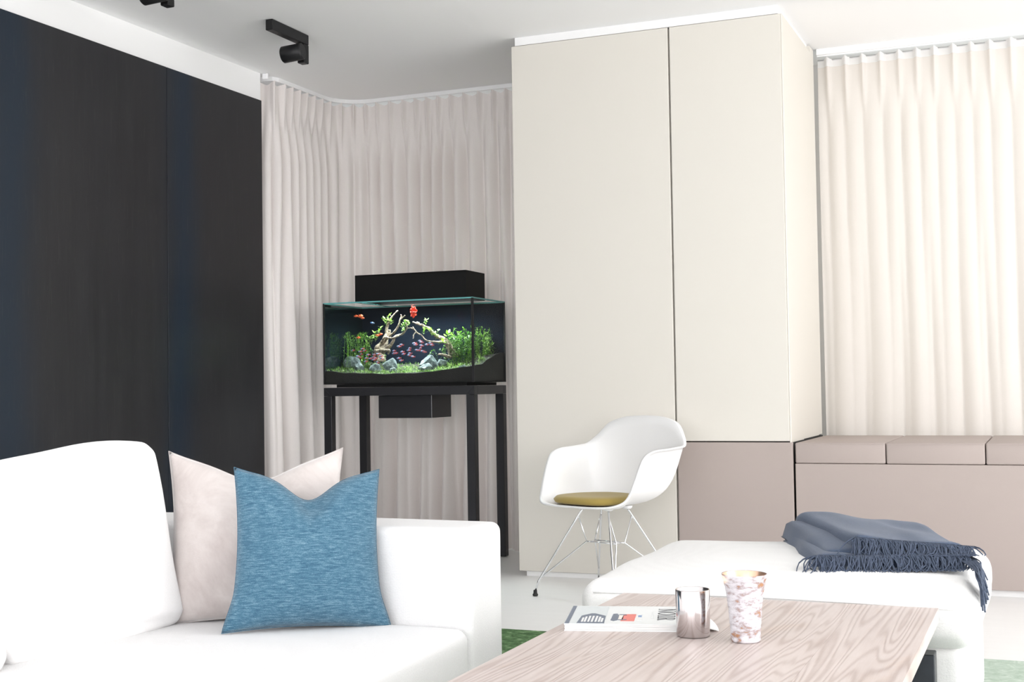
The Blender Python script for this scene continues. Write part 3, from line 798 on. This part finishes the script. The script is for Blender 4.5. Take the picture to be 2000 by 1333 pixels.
for i in range(n):
    a, b = rows[i], rows[(i + 1) % n]
    bm.faces.new((ctr, a[0], b[0]))
    for s in range(NS): bm.faces.new((a[s], a[s + 1], b[s + 1], b[s]))
obj('shell', bm, M['shell'], ch, True, 0, .007)
def pad_fn(bm):
    n_ = 48; rings = []
    prof = [(0, .034), (.25, .034), (.6, .037), (.85, .036), (.95, .030), (1.0, .018), (.97, .006), (.85, 0), (0, 0)]
    for fr, hz in prof:
        ring_ = []
        for k in range(n_):
            th_ = 2 * PI * k / n_; cs, sn = math.cos(th_), math.sin(th_)
            e = 2 / 2.9
            a = .172 * math.copysign(abs(cs) ** e, cs) * fr; b = .165 * math.copysign(abs(sn) ** e, sn) * fr + .030
            a = a * (1 + .10 * (b / .19)) + .018 * fr
            base = .415 + .55 * max(0, abs(a) - .14) ** 2 * 4 + .5 * max(0, -b - .09) ** 2 * 6
            ring_.append(bm.verts.new(cl(a, b, base + hz)) if fr > 0 else None)
        if fr == 0: ring_ = [bm.verts.new(cl(.0, .030, .415 + hz))]
        rings.append(ring_)
    for a, b in zip(rings, rings[1:]):
        for k in range(n_):
            j = (k + 1) % n_
            if len(a) == 1: bm.faces.new((a[0], b[j], b[k]))
            elif len(b) == 1: bm.faces.new((a[k], a[j], b[0]))
            else: bm.faces.new((a[k], a[j], b[j], b[k]))
    return bm
o = obj('seat_pad', pad_fn(new()), M['olive'], ch, True); o['label'] = 'olive wool seat pad'
WR = .0042
for sa in (1, -1):
    for sb in (1, -1):
        mt = Vector((.076 * sa, .064 * sb, .390)); ft = Vector((.235 * sa, .215 * sb, .024)); kn = ft + Vector((-.012 * sa, -.011 * sb, .045))
        J = Vector((.088 * sa, .028 * sb, .238))
        path = [mt, mt.lerp(kn, .04), kn, ft]
        leg = obj('leg', tube(new(), [cl(*p) for p in path], WR * 1.15, 10), M['chrome'], ch, True)
        at = lambda t_: mt.lerp(kn, t_)
        obj('strut', tube(new(), [cl(*p) for p in (at(.10), J, at(.97))], WR * .8, 8), M['chrome'], ch, True)
        bm = new(); lathe(bm, [(0, 0), (.011, 0), (.013, .006), (.009, .012), (.008, .026), (0, .026)], 20, c=tuple(cl(ft.x, ft.y, 0.001)))
        obj('foot_glide', bm, M['rubber'], leg, True)
        bm = new(); lathe(bm, [(0, 0), (.016, 0), (.022, .006), (.024, .014), (0, .014)], 20, c=tuple(cl(mt.x, mt.y, .386)))
        obj('shock_mount', bm, M['shell'], ch, True)
for sb in (1, -1):
    obj('cross_wire', tube(new(), [cl(-.088, .028 * sb, .238), cl(.088, .028 * sb, .238)], WR * .8, 8), M['chrome'], ch, True)
for sa in (1, -1):
    obj('cross_wire', tube(new(), [cl(.070 * sa, -.034, .238), cl(.070 * sa, .034, .238)], WR * .8, 8), M['chrome'], ch, True)

# ------------------------------------------------------------------ aquarium
AX, AY, ARZ = -3.685, 6.165, math.radians(1.2)
TW, TD, TH = .90, .455, .45
st = thing('aquarium_stand', 'tall black square-tube steel stand under the aquarium', 'stand', (AX, AY, 0), ARZ)
q_ = .047; SZ = .950
for x0 in (0, TW - q_):
    for y0 in (0, TD - q_):
        lg = obj('leg', bx(x0, x0 + q_, y0, y0 + q_, .004, SZ - q_, bevel=.0015, seg=1), M['frame'], st)
for y0 in (0, TD - q_): obj('top_rail', bx(0, TW, y0, y0 + q_, SZ - q_ + .0005, SZ, bevel=.0015, seg=1), M['frame'], st)
for x0 in (0, TW - q_): obj('side_rail', bx(x0, x0 + q_, q_ + .0005, TD - q_ - .0005, SZ - q_, SZ - .0005), M['frame'], st)
for x0 in (0, TW - q_):   # mitre joints of the front rail
    a = .0 if x0 == 0 else TW; sgn = 1 if x0 == 0 else -1
    obj('mitre_line', tube(new(), [(a + sgn * .002, -.0003, SZ - .002), (a + sgn * (q_ - .001), -.0003, SZ - q_)], .0009, 5), M['rust'], st)
fb = thing('filter_box', 'small black box hanging under the aquarium stand', 'box', (AX, AY, 0), ARZ)
bm = bx(.285, .605, .10, .36, .779, .9025, bevel=.001, seg=1)
obj('casing', bm, M['frame'], fb); obj('edge_trim', bx(.6045, .6062, .0992, .101, .779, .9025), M['chrome'], fb)
tk = thing('aquarium', 'rectangular planted glass aquarium on the black stand', 'aquarium', (AX, AY, SZ + .001), ARZ)
Z0 = .017; g = .006; ZT = Z0 + TH
def mirror_glass(name, col, refl):
    t = NT(name); t.set(Base_Color=col, Roughness=.06, Metallic=0.0); t.b.inputs['Specular IOR Level'].default_value = refl; t.b.inputs['IOR'].default_value = 1.8 if refl > .8 else 1.12; return t.m
M['backfilm'] = mirror_glass('dark_blue_back_film', (0.006, 0.009, 0.015), .15)
M['sidefilm'] = mirror_glass('dark_mirror_side_glass', (0.006, 0.012, 0.014), 1.0)
obj('base_plate', bx(.07, TW - .05, .02, TD - .02, 0, Z0 - .001), M['blackmat'], tk)
obj('bottom_pane', bx(0, TW, 0, TD, Z0, Z0 + g), M['blackmat'], tk)
obj('front_pane', bx(.003, TW - .003, 0, g, Z0 + g, ZT - .008), M['glass'], tk)
obj('right_pane', bx(TW - g, TW, .003, TD - g, Z0 + g, ZT - .008), M['glass'], tk)
obj('left_pane', bx(0, g, g, TD - g, Z0 + g, ZT - .008), M['sidefilm'], tk)
obj('back_pane', bx(0, TW, TD - g, TD, Z0 + g, ZT - .008), M['backfilm'], tk)
for a in ((0, TW, 0, g), (0, TW, TD - g, TD), (0, g, g, TD - g), (TW - g, TW, g, TD - g)):
    obj('glass_rim', bx(*a, ZT - .0075, ZT), M['glass_edge'], tk)
for a in ((TW - .012, TW + .0005, -.0005, .008), (0 - .0005, .008, -.0005, .008), (TW - .008, TW + .0005, TD - .008, TD)):
    obj('corner_seal', bx(*a, Z0, ZT - .004), M['black'], tk)
M['soil'] = simple('dark_aquasoil', (0.010, 0.008, 0.007), 0.95, bump=.8, bscale=180, var=.4, vscale=150)
def soil_h(x, y):
    f = .074 - .022 * math.sin(PI * min(1, max(0, x / TW))) + .014 * sm(.55, .9, x)
    return Z0 + f + .055 * sm(0, .42, y) + .02 * sm(.6, .85, x) * sm(.1, .4, y) + .006 * n3(x * 12, y * 12)
bm = new(); x0, x1, y0, y1 = .0075, TW - .0075, .0075, TD - .0075
V = grid(bm, 60, 30, lambda a, b: (lerp(x0, x1, a), lerp(y0, y1, b), soil_h(lerp(x0, x1, a), lerp(y0, y1, b))))
V2 = grid(bm, 60, 30, lambda a, b: (lerp(x0, x1, a), lerp(y0, y1, b), Z0 + g + .0005))
for seq in ([(0, i) for i in range(61)], [(30, i) for i in range(61)]):
    for (j, i), (j2, i2) in zip(seq, seq[1:]): bm.faces.new((V[j][i], V[j2][i2], V2[j2][i2], V2[j][i]))
for i in (0, 60):
    for j in range(30): bm.faces.new((V[j][i], V[j + 1][i], V2[j + 1][i], V2[j][i]))
obj('substrate', bm, M['soil'], tk)
obj('water_surface', bx(x0, x1, y0, y1, ZT - .028, ZT - .027), M['water'], tk)

hd = thing('aquarium_hood', 'black rectangular light hood resting on the aquarium', 'lamp', (AX, AY, SZ + .001 + ZT), ARZ)
HX0, HX1, HY0, HY1, HH = .155, .825, .085, .345, .152
bm = new(); w_ = .006
box(bm, HX0, HX1, HY0, HY0 + w_, 0.0005, HH); box(bm, HX0, HX1, HY1 - w_, HY1, 0.0005, HH); box(bm, HX0, HX0 + w_, HY0 + w_, HY1 - w_, 0.0005, HH); box(bm, HX1 - w_, HX1, HY0 + w_, HY1 - w_, 0.0005, HH); box(bm, HX0, HX1, HY0, HY1, HH - .006, HH)
obj('casing', bm, M['blackmat'], hd)
obj('lamp_panel', bx(HX0 + .03, HX1 - .03, HY0 + .03, HY1 - .03, .030, .034), emit('aquarium_lamp', (0.93, 0.98, 1.0), 3), hd)
obj('support_bar', bx(HX0 - .0, HX0 + .03, .0, TD, -.0, .0005), M['glass_edge'], hd)
al = bpy.data.lights.new('aquarium_light', 'AREA'); al.shape = 'RECTANGLE'; al.size = .58; al.size_y = .2; al.energy = 7.5; al.color = (.92, .98, 1.0); al.spread = math.radians(130)
ao = bpy.data.objects.new('aquarium_light', al); COL.objects.link(ao); ao.parent = hd; ao.location = ((HX0 + HX1) / 2, (HY0 + HY1) / 2, .026)

# contents: placed in tank coordinates (x along the front, y to the back, z above the stand top)
AM = Matrix.Translation((AX, AY, SZ + .001)) @ Matrix.Rotation(ARZ, 4, 'Z')
def tankthing(name, label, cat, p, group=None, rotz=0):
    t = thing(name, label, cat, AM @ Vector(p), ARZ + rotz, group); return t
def P(a, b, y):
    # image pixels (a across, b down) -> tank coordinates at chosen depth y, camera fit
    return Vector((-.050 + .0007527 * a - 9.6e-6 * b - .5777 * y + .0001206 * a * y, y, .6896 - 2.1e-5 * a - .00068 * b + .1123 * y - .000109 * b * y))

M['rock'] = None
def rockm():
    t = NT('grey_green_stone'); a = t.noise(t.coord((1, 1, 1)), 60, 5, .7, .5); b = t.noise(t.coord(), 160, 3)
    t.set(Base_Color=t.ramp(a, [(.35, (.05, .07, .075)), (.55, (.17, .215, .215)), (.7, (.5, .56, .54))]), Roughness=.8); t.bump(b, .6, .003); return t.m
M['rock'] = rockm()
def rock(px, py, y, rx, rz, label, seed):
    p = P(px, py, y); base = soil_h(p.x, p.y)
    t_ = tankthing('rock', label, 'rock', (p.x, p.y, base - .004), 'stones on the aquarium floor')
    bm = new(); bmesh.ops.create_icosphere(bm, subdivisions=3, radius=1)
    hz = max(.018, p.z + rz - base + .004); rnd = random.Random(seed)
    pl2 = [(Vector((rnd.gauss(0, 1), rnd.gauss(0, 1), rnd.gauss(.2, .8))).normalized(), rnd.uniform(.55, .85)) for _ in range(12)]
    for v in bm.verts:
        d = v.co.copy()
        for nrm, k in pl2:
            e = d.dot(nrm)
            if e > k: d -= nrm * (e - k)
        d *= 1 + .10 * n3(v.co.x * 3 + seed, v.co.y * 3, v.co.z * 3)
        v.co = Vector((d.x * rx * 1.15, d.y * rx * .8, (d.z * .62 + .45) * hz))
    obj('stone', bm, M['rock'], t_)
for a in ((318, 795, .20, .050, .028, 'dark grey rock left in the aquarium below the fern', 1), (372, 838, .12, .030, .016, 'small pale rock beside the dark rock on the left', 2), (508, 850, .11, .036, .026, 'grey rock in the grass at the foot of the left driftwood', 3), (612, 815, .16, .040, .034, 'upright slanted grey rock left of the tank middle', 4), (648, 858, .12, .024, .014, 'small rock right of the slanted rock', 5), (925, 790, .20, .062, .030, 'largest pale grey rock in the aquarium, right of the middle', 6), (905, 845, .13, .046, .026, 'long grey rock in front of the largest one', 7), (1030, 800, .22, .035, .022, 'rock at the right end of the largest one', 8), (1185, 835, .05, .022, .012, 'small stone in the front right corner', 9)):
    rock(*a)
def barkm():
    t = NT('pale_driftwood'); a = t.noise(t.coord(), 70, 4, .7, .6)
    t.set(Base_Color=t.ramp(a, [(.38, (.045, .033, .024)), (.52, (.20, .155, .11)), (.68, (.52, .45, .35))]), Roughness=.85); t.bump(a, .6, .003); return t.m
M['bark'] = barkm()
def driftwood(label, trunk, branches):
    p0 = trunk[0][0]; b0 = P(*p0); t_ = tankthing('driftwood', label, 'driftwood', b0)
    def build(name, poly):
        pts = [P(*q) - b0 for q, r in poly]; rs = [r for q, r in poly]
        sp = smoothpath(pts, 5); k = len(sp); rr = []
        for i in range(k):
            f = i / (k - 1) * (len(rs) - 1); j = min(int(f), len(rs) - 2); rr.append(lerp(rs[j], rs[j + 1], f - j) * (1 + .25 * n3(i * .7, len(poly) * 3.3)))
        sp = [q + Vector((n3(i * .6, 3), n3(i * .6, 8), n3(i * .6, 13))) * .004 for i, q in enumerate(sp)]
        obj(name, tube(new(), sp, rr, 8), M['bark'], t_, True)
    build('trunk', trunk)
    for b in branches: build('branch', b)
driftwood('branching pale driftwood on the left of the aquarium',
          [((540, 800, .24), .036), ((530, 740, .24), .034), ((545, 690, .25), .030), ((575, 640, .25), .020), ((592, 580, .26), .012), ((596, 520, .26), .008), ((635, 440, .25), .005), ((683, 392, .24), .003)],
          [[((555, 650, .22), .012), ((620, 590, .20), .007), ((662, 552, .19), .006), ((690, 500, .18), .005), ((708, 440, .18), .0038), ((706, 424, .18), .003)],
           [((696, 470, .18), .004), ((738, 430, .17), .0028)],
           [((560, 720, .20), .016), ((630, 660, .17), .009), ((660, 600, .17), .007), ((720, 575, .17), .006), ((752, 530, .17), .004), ((742, 480, .17), .003)],
           [((500, 720, .20), .012), ((560, 708, .17), .010), ((612, 708, .15), .008), ((600, 735, .15), .006)],
           [((560, 640, .18), .008), ((580, 605, .16), .006), ((640, 610, .16), .005), ((690, 590, .16), .004)],
           [((610, 600, .22), .005), ((620, 550, .22), .0035), ((600, 548, .22), .003)]])
driftwood('branching pale driftwood on the right of the aquarium',
          [((1120, 760, .24), .028), ((1090, 690, .23), .022), ((1050, 625, .22), .014), ((980, 590, .21), .010), ((930, 540, .20), .009), ((880, 512, .19), .0075), ((835, 497, .18), .006), ((802, 484, .18), .0035)],
          [[((1060, 640, .20), .008), ((980, 640, .18), .005), ((905, 628, .17), .0045), ((870, 590, .17), .004), ((825, 560, .16), .004), ((800, 520, .16), .003)],
           [((815, 545, .16), .0035), ((790, 532, .16), .003), ((762, 530, .16), .002)],
           [((826, 562, .16), .003), ((806, 585, .15), .003), ((804, 615, .15), .002)],
           [((1090, 760, .18), .010), ((1040, 742, .15), .008), ((1000, 735, .14), .005)],
           [((850, 494, .18), .005), ((830, 482, .18), .003)]])

def leafm(name, c1, c2):
    t = NT(name); a = t.noise(t.coord(), 90, 2)
    c = t.mix(a, c1, c2); t.set(Base_Color=c, Roughness=.5)
    tr = t.n('ShaderNodeBsdfTranslucent'); t.l(c, tr.inputs[0]); mx = t.n('ShaderNodeMixShader'); mx.inputs[0].default_value = .35
    t.l(t.b.outputs[0], mx.inputs[1]); t.l(tr.outputs[0], mx.inputs[2]); t.l(mx.outputs[0], t.out.inputs['Surface']); return t.m
M['leaf'] = leafm('bright_green_leaf', (.03, .12, .008), (.20, .40, .03)); M['leafd'] = leafm('dark_green_leaf', (.008, .04, .005), (.06, .18, .018)); M['leafp'] = leafm('pale_green_leaf', (.14, .27, .04), (.42, .56, .20))
def leaf(bm, p, d, ln, w_, curve=.3, mi=0):
    d = d.normalized(); s = d.cross(Vector((0, 0, 1)))
    s = s.normalized() if s.length > .1 else Vector((1, 0, 0))
    up_ = s.cross(d)
    pr_ = None
    for k, ww in enumerate((.15, .8, 1.0, .6, .05)):
        t_ = k / 4; c_ = p + d * ln * t_ - Vector((0, 0, 1)) * curve * ln * t_ * t_
        a, b = bm.verts.new(c_ - s * w_ * ww), bm.verts.new(c_ + s * w_ * ww)
        if pr_:
            f = bm.faces.new((pr_[0], pr_[1], b, a)); f.material_index = mi
        pr_ = (a, b)
def plant(name, label, stems, lsize, lw, per, mats, seed, group='aquarium plants', spread=.8, stemr=.0009):
    """stems: list of point lists in tank space"""
    rnd = random.Random(seed); b0 = Vector(stems[0][0]); t_ = tankthing(name, label, 'plant', b0, group)
    sb = new(); fb_ = new()
    for stp in stems:
        sp = [Vector(q) - b0 for q in smoothpath(stp, 5)]; tube(sb, sp, stemr, 4)
        for k in range(per):
            f = .12 + .88 * (k + rnd.random()) / per; i = min(int(f * (len(sp) - 1)), len(sp) - 2); q = sp[i].lerp(sp[i + 1], rnd.random())
            a = rnd.uniform(0, 2 * PI); d = Vector((math.cos(a) * spread, math.sin(a) * spread * .8, rnd.uniform(.0, .9)))
            leaf(fb_, q, d, lsize * rnd.uniform(.6, 1.25), lw * rnd.uniform(.7, 1.2), rnd.uniform(-.1, .5), rnd.randrange(len(mats)))
    tag(obj('stems', sb, mats[0], t_), kind='stuff'); tag(obj('foliage', fb_, mats, t_), kind='stuff')
    return t_
def bush(px0, px1, py0, py1, y, n, seed, sway=.02):
    rnd = random.Random(seed); out = []
    for i in range(n):
        px = lerp(px0, px1, (i + rnd.random()) / n); yy = y + rnd.uniform(-.07, .07); a = P(px + rnd.uniform(-20, 20), py1, yy); a.z = soil_h(max(.01, min(TW - .01, a.x)), yy)
        tp = P(px, lerp(py0, py1, abs(rnd.gauss(0, .28))), yy)
        tp.x = min(TW - .015, max(.015, tp.x)); a.x = min(TW - .015, max(.015, a.x))
        out.append([tuple(a), tuple(a.lerp(tp, .5) + Vector((rnd.gauss(0, sway), rnd.gauss(0, sway), 0))), tuple(tp)])
    return out
plant('fern', 'feathery green fern at the left side of the aquarium', bush(245, 440, 555, 790, .22, 30, 1), .020, .0028, 16, [M['leaf'], M['leafd']], 11)
plant('moss_plant', 'tangled dark moss behind the left rocks', bush(300, 470, 650, 790, .28, 20, 2), .014, .003, 14, [M['leafd'], M['leaf']], 12)
plant('epiphyte', 'broad-leaved green plant climbing the left driftwood', [[P(500, 640, .2), P(520, 580, .2), P(548, 520, .21)], [P(470, 660, .2), P(480, 610, .2), P(500, 560, .2)], [P(430, 680, .19), P(450, 640, .19), P(470, 600, .19)]], .024, .007, 20, [M['leafp'], M['leaf']], 13)
plant('epiphyte', 'pale leaf tuft on the upper left driftwood branch', [[P(590, 510, .25), P(595, 470, .25), P(612, 425, .25)], [P(580, 500, .25), P(575, 470, .24), P(570, 450, .24)], [P(600, 470, .24), P(620, 470, .24), P(628, 500, .24)]], .018, .0045, 22, [M['leafp'], M['leaf']], 14)
plant('epiphyte', 'hanging pale leaf tuft on the middle driftwood branch', [[P(745, 460, .17), P(740, 500, .17), P(730, 560, .17)], [P(742, 470, .17), P(762, 480, .16), P(770, 510, .16)], [P(735, 480, .17), P(720, 510, .16), P(714, 560, .16)]], .018, .0042, 22, [M['leafp'], M['leaf']], 15)
plant('epiphyte', 'pale leaf trail on the right driftwood', [[P(905, 500, .19), P(905, 480, .19), P(912, 462, .19)], [P(890, 520, .19), P(930, 550, .19), P(950, 590, .19)], [P(930, 540, .19), P(965, 560, .19), P(1000, 600, .19)], [P(890, 520, .18), P(888, 545, .18), P(892, 575, .18)]], .019, .0048, 20, [M['leafp'], M['leaf']], 16)
plant('broadleaf_plant', 'round-leaved green plant behind the right driftwood', [[P(980, 620, .22), P(990, 580, .22), P(1000, 550, .22)], [P(1060, 640, .22), P(1065, 600, .22), P(1075, 575, .22)], [P(1100, 660, .2), P(1090, 620, .2), P(1105, 580, .2)], [P(1000, 660, .18), P(1030, 640, .18), P(1060, 650, .18)]], .030, .009, 7, [M['leaf'], M['leafp']], 17)
plant('stem_plant', 'dense dark green bush right of the driftwood', bush(1060, 1250, 560, 800, .24, 42, 3), .018, .0042, 16, [M['leafd'], M['leafd'], M['leaf']], 18)
plant('stem_plant', 'bright green leafy stems at the back right of the tank', bush(1120, 1290, 512, 780, .33, 26, 4), .026, .0055, 13, [M['leaf'], M['leafd']], 19)
plant('stem_plant', 'olive green tall bush in the rear right corner', bush(1290, 1410, 520, 820, .36, 32, 5), .020, .004, 16, [M['leaf'], M['leafd'], M['leafp']], 20)
plant('fern', 'dark arching fern below the right driftwood', [[P(1000, 790, .14), P(950, 730, .14), P(915, 750, .13)], [P(1000, 790, .14), P(970, 710, .14), P(940, 720, .13)], [P(1010, 790, .14), P(1040, 720, .14), P(1000, 700, .13)]], .014, .003, 14, [M['leafd'], M['leaf']], 21)
plant('broadleaf_plant', 'small yellow-green plant at the foot of the left driftwood', [[P(575, 800, .14), P(580, 770, .14), P(590, 745, .14)], [P(395, 800, .14), P(398, 770, .14), P(400, 750, .14)]], .014, .005, 7, [M['leafp'], M['leaf']], 22)
def grass_tuft(label, px, py, y, n, ln, seed):
    rnd = random.Random(seed); p = P(px, py, y); p.z = soil_h(p.x, p.y)
    t_ = tankthing('grass_tuft', label, 'plant', p, 'aquarium plants'); bm = new()
    for i in range(n):
        a = rnd.uniform(0, 2 * PI); leaf(bm, Vector((rnd.gauss(0, .006), rnd.gauss(0, .006), 0)), Vector((math.cos(a) * .55, math.sin(a) * .4, 1)), ln * rnd.uniform(.6, 1.2), .0016, rnd.uniform(.1, .7), rnd.randrange(2))
    tag(obj('blades', bm, [M['leafp'], M['leaf']], t_), kind='stuff')
grass_tuft('arching grass tuft right of the largest rock', 1090, 830, .12, 34, .055, 1)
grass_tuft('spiky grass tuft near the front right corner', 1165, 830, .09, 26, .050, 2)
grass_tuft('grass tuft behind the right side glass', 1320, 830, .20, 22, .065, 3)
grass_tuft('grass tuft at the right driftwood foot', 1010, 850, .08, 24, .042, 4)
bm = new(); rnd = random.Random(31)
for i in range(3600):
    x = rnd.uniform(.012, TW - .012); y = rnd.uniform(.010, .26) if rnd.random() < .8 else rnd.uniform(.1, .42)
    if x > .80 and rnd.random() < .6: continue
    a = rnd.uniform(0, 2 * PI); leaf(bm, Vector((x, y, soil_h(x, y) - .001)), Vector((math.cos(a) * .7, math.sin(a) * .5, 1)), rnd.uniform(.012, .030), .0013, rnd.uniform(.1, .6), rnd.randrange(3))
for v in bm.verts:
    v.co.y = max(.0085, min(TD - .009, v.co.y)); v.co.x = max(.009, min(TW - .009, v.co.x))
gr = obj('grass_carpet', bm, [M['leaf'], M['leafp'], M['leafd']]); gr.matrix_world = AM
tag(gr, 'short green carpet grass covering the aquarium floor', 'grass', kind='stuff')

# fish
M['fblue'] = simple('blue_silver_scales', (.14, .20, .34), .3); M['fred'] = simple('red_scales', (.55, .05, .03), .4); M['forange'] = simple('orange_scales', (.80, .13, .04), .4)
M['fnavy'] = simple('blue_scales', (.10, .20, .50), .3); M['fbetta'] = simple('scarlet_fins', (.78, .045, .015), .5)
def fish_mesh(name, ln, hgt, body, tail):
    bm = new(); prof = [(0, .05), (.08, .45), (.22, .85), (.38, 1.0), (.55, .85), (.7, .5), (.8, .28), (.84, .22)]
    rings = []
    for t_, r in prof:
        rings.append([bm.verts.new((ln * (t_ - .5), hgt * .22 * r * math.cos(2 * PI * k / 8), hgt * .5 * r * math.sin(2 * PI * k / 8))) for k in range(8)])
    for i, (a, b) in enumerate(zip(rings, rings[1:])):
        for k in range(8):
            f = bm.faces.new((a[k], a[(k + 1) % 8], b[(k + 1) % 8], b[k])); f.material_index = 1 if (i >= 3 and k in (4, 5, 6, 7)) or i >= 5 else 0; f.smooth = True
    bm.faces.new(rings[0]); bm.faces.new(rings[-1][::-1])
    def fin(pts, mi):
        v = [bm.verts.new((ln * (x - .5), dy, hgt * z)) for dy in (-.0003, .0003) for x, z in pts]; k = len(pts)
        for f_ in (v[:k], v[k:][::-1]): bm.faces.new(f_).material_index = mi
        for i in range(k): bm.faces.new((v[i], v[(i + 1) % k], v[k + (i + 1) % k], v[k + i])).material_index = mi
    fin([(.82, .1), (1.04, .5), (.95, 0), (1.04, -.5), (.82, -.1)], 1)
    fin([(.42, .45), (.55, .8), (.62, .35)], 1); fin([(.5, -.4), (.62, -.75), (.72, -.25)], 1)
    bmesh.ops.recalc_face_normals(bm, faces=bm.faces)
    me = bpy.data.meshes.new(name); bm.to_mesh(me); bm.free(); me.materials.append(body); me.materials.append(tail); return me
tetra = fish_mesh('tetra', .026, .0095, M['fblue'], M['fred'])
oran = fish_mesh('platy', .024, .011, M['forange'], M['forange'])
navy = fish_mesh('guppy', .026, .009, M['fnavy'], M['fblue'])
def fish(name, me, px, py, y, ang, label, group=None):
    o = bpy.data.objects.new(name, me); COL.objects.link(o); p = AM @ P(px, py, y); o.location = p; o.rotation_euler = (0, math.radians(rnd.uniform(-10, 10)), ARZ + ang)
    return tag(o, label, 'fish', group)
spots1 = [(690, 675), (712, 662), (652, 710), (650, 730), (668, 728), (718, 718), (728, 735), (775, 690), (768, 706), (778, 730), (772, 745), (690, 768), (708, 786), (800, 755), (812, 650), (822, 662)]
spots2 = [(858, 632), (868, 642), (818, 656), (868, 668), (860, 688), (878, 712), (892, 718), (940, 650), (950, 664), (912, 660), (832, 704), (850, 705)]
spots3 = [(398, 694), (415, 710), (380, 716), (388, 738), (362, 755), (320, 708), (378, 765), (445, 742), (425, 795), (490, 742), (485, 762), (524, 736), (548, 752), (552, 772), (488, 782), (520, 803), (462, 772), (430, 770), (505, 770)]
for s_list, lb_, gp in ((spots1, 'small silver-blue and red fish in the open middle shoal', 'middle shoal of small fish'), (spots2, 'small silver-blue and red fish below the right driftwood', 'right shoal of small fish'), (spots3, 'small silver-blue and red fish in front of the left fern', 'left shoal of small fish')):
    for px, py in s_list: fish('tetra', tetra, px, py, rnd.uniform(.06, .13), rnd.choice((PI, PI, 0)) * 0 + rnd.gauss(.1, .25), lb_, gp)
for px, py, l_ in ((345, 432, 'leftmost small orange fish near the water surface'), (375, 436, 'orange fish second from left near the water surface'), (398, 448, 'lowest small orange fish near the water surface'), (385, 428, 'small orange fish above the lowest one near the surface'), (520, 588, 'orange fish beside the driftwood top leaves'), (545, 578, 'orange and red fish right of the driftwood leaves'), (365, 605, 'orange fish above the left fern')):
    fish('platy', oran, px, py, .14, rnd.gauss(PI, .3), l_, 'orange fish')
fish('guppy', navy, 478, 488, .14, .1, 'single dark blue fish swimming above the left fern')
bt = tankthing('betta', 'scarlet fish with large ruffled fins near the water surface', 'fish', P(808, 402, .12))
bm = new()
def ruf(u, v):
    a = u * 2 * PI; r = .003 + .021 * v * (1 + .12 * math.sin(u * 2 * PI * 7) + .07 * math.sin(u * 2 * PI * 3 + 1))
    return (r * math.cos(a) * .85 - .003, .005 * math.sin(u * 2 * PI * 9) * v, r * math.sin(a) * 1.3)
grid(bm, 56, 5, ruf); bmesh.ops.remove_doubles(bm, verts=bm.verts, dist=1e-6); obj('fins', bm, M['fbetta'], bt, True, 0, .0006)
bm = new(); bmesh.ops.create_uvsphere(bm, u_segments=16, v_segments=10, radius=1)
for v in bm.verts: v.co = Vector((v.co.x * .012 + .004, v.co.y * .006 - .004, v.co.z * .006 - .004))
obj('body', bm, M['fred'], bt, True)
print('tris', sum(len(o.data.polygons) for o in bpy.data.objects if o.type == 'MESH'))
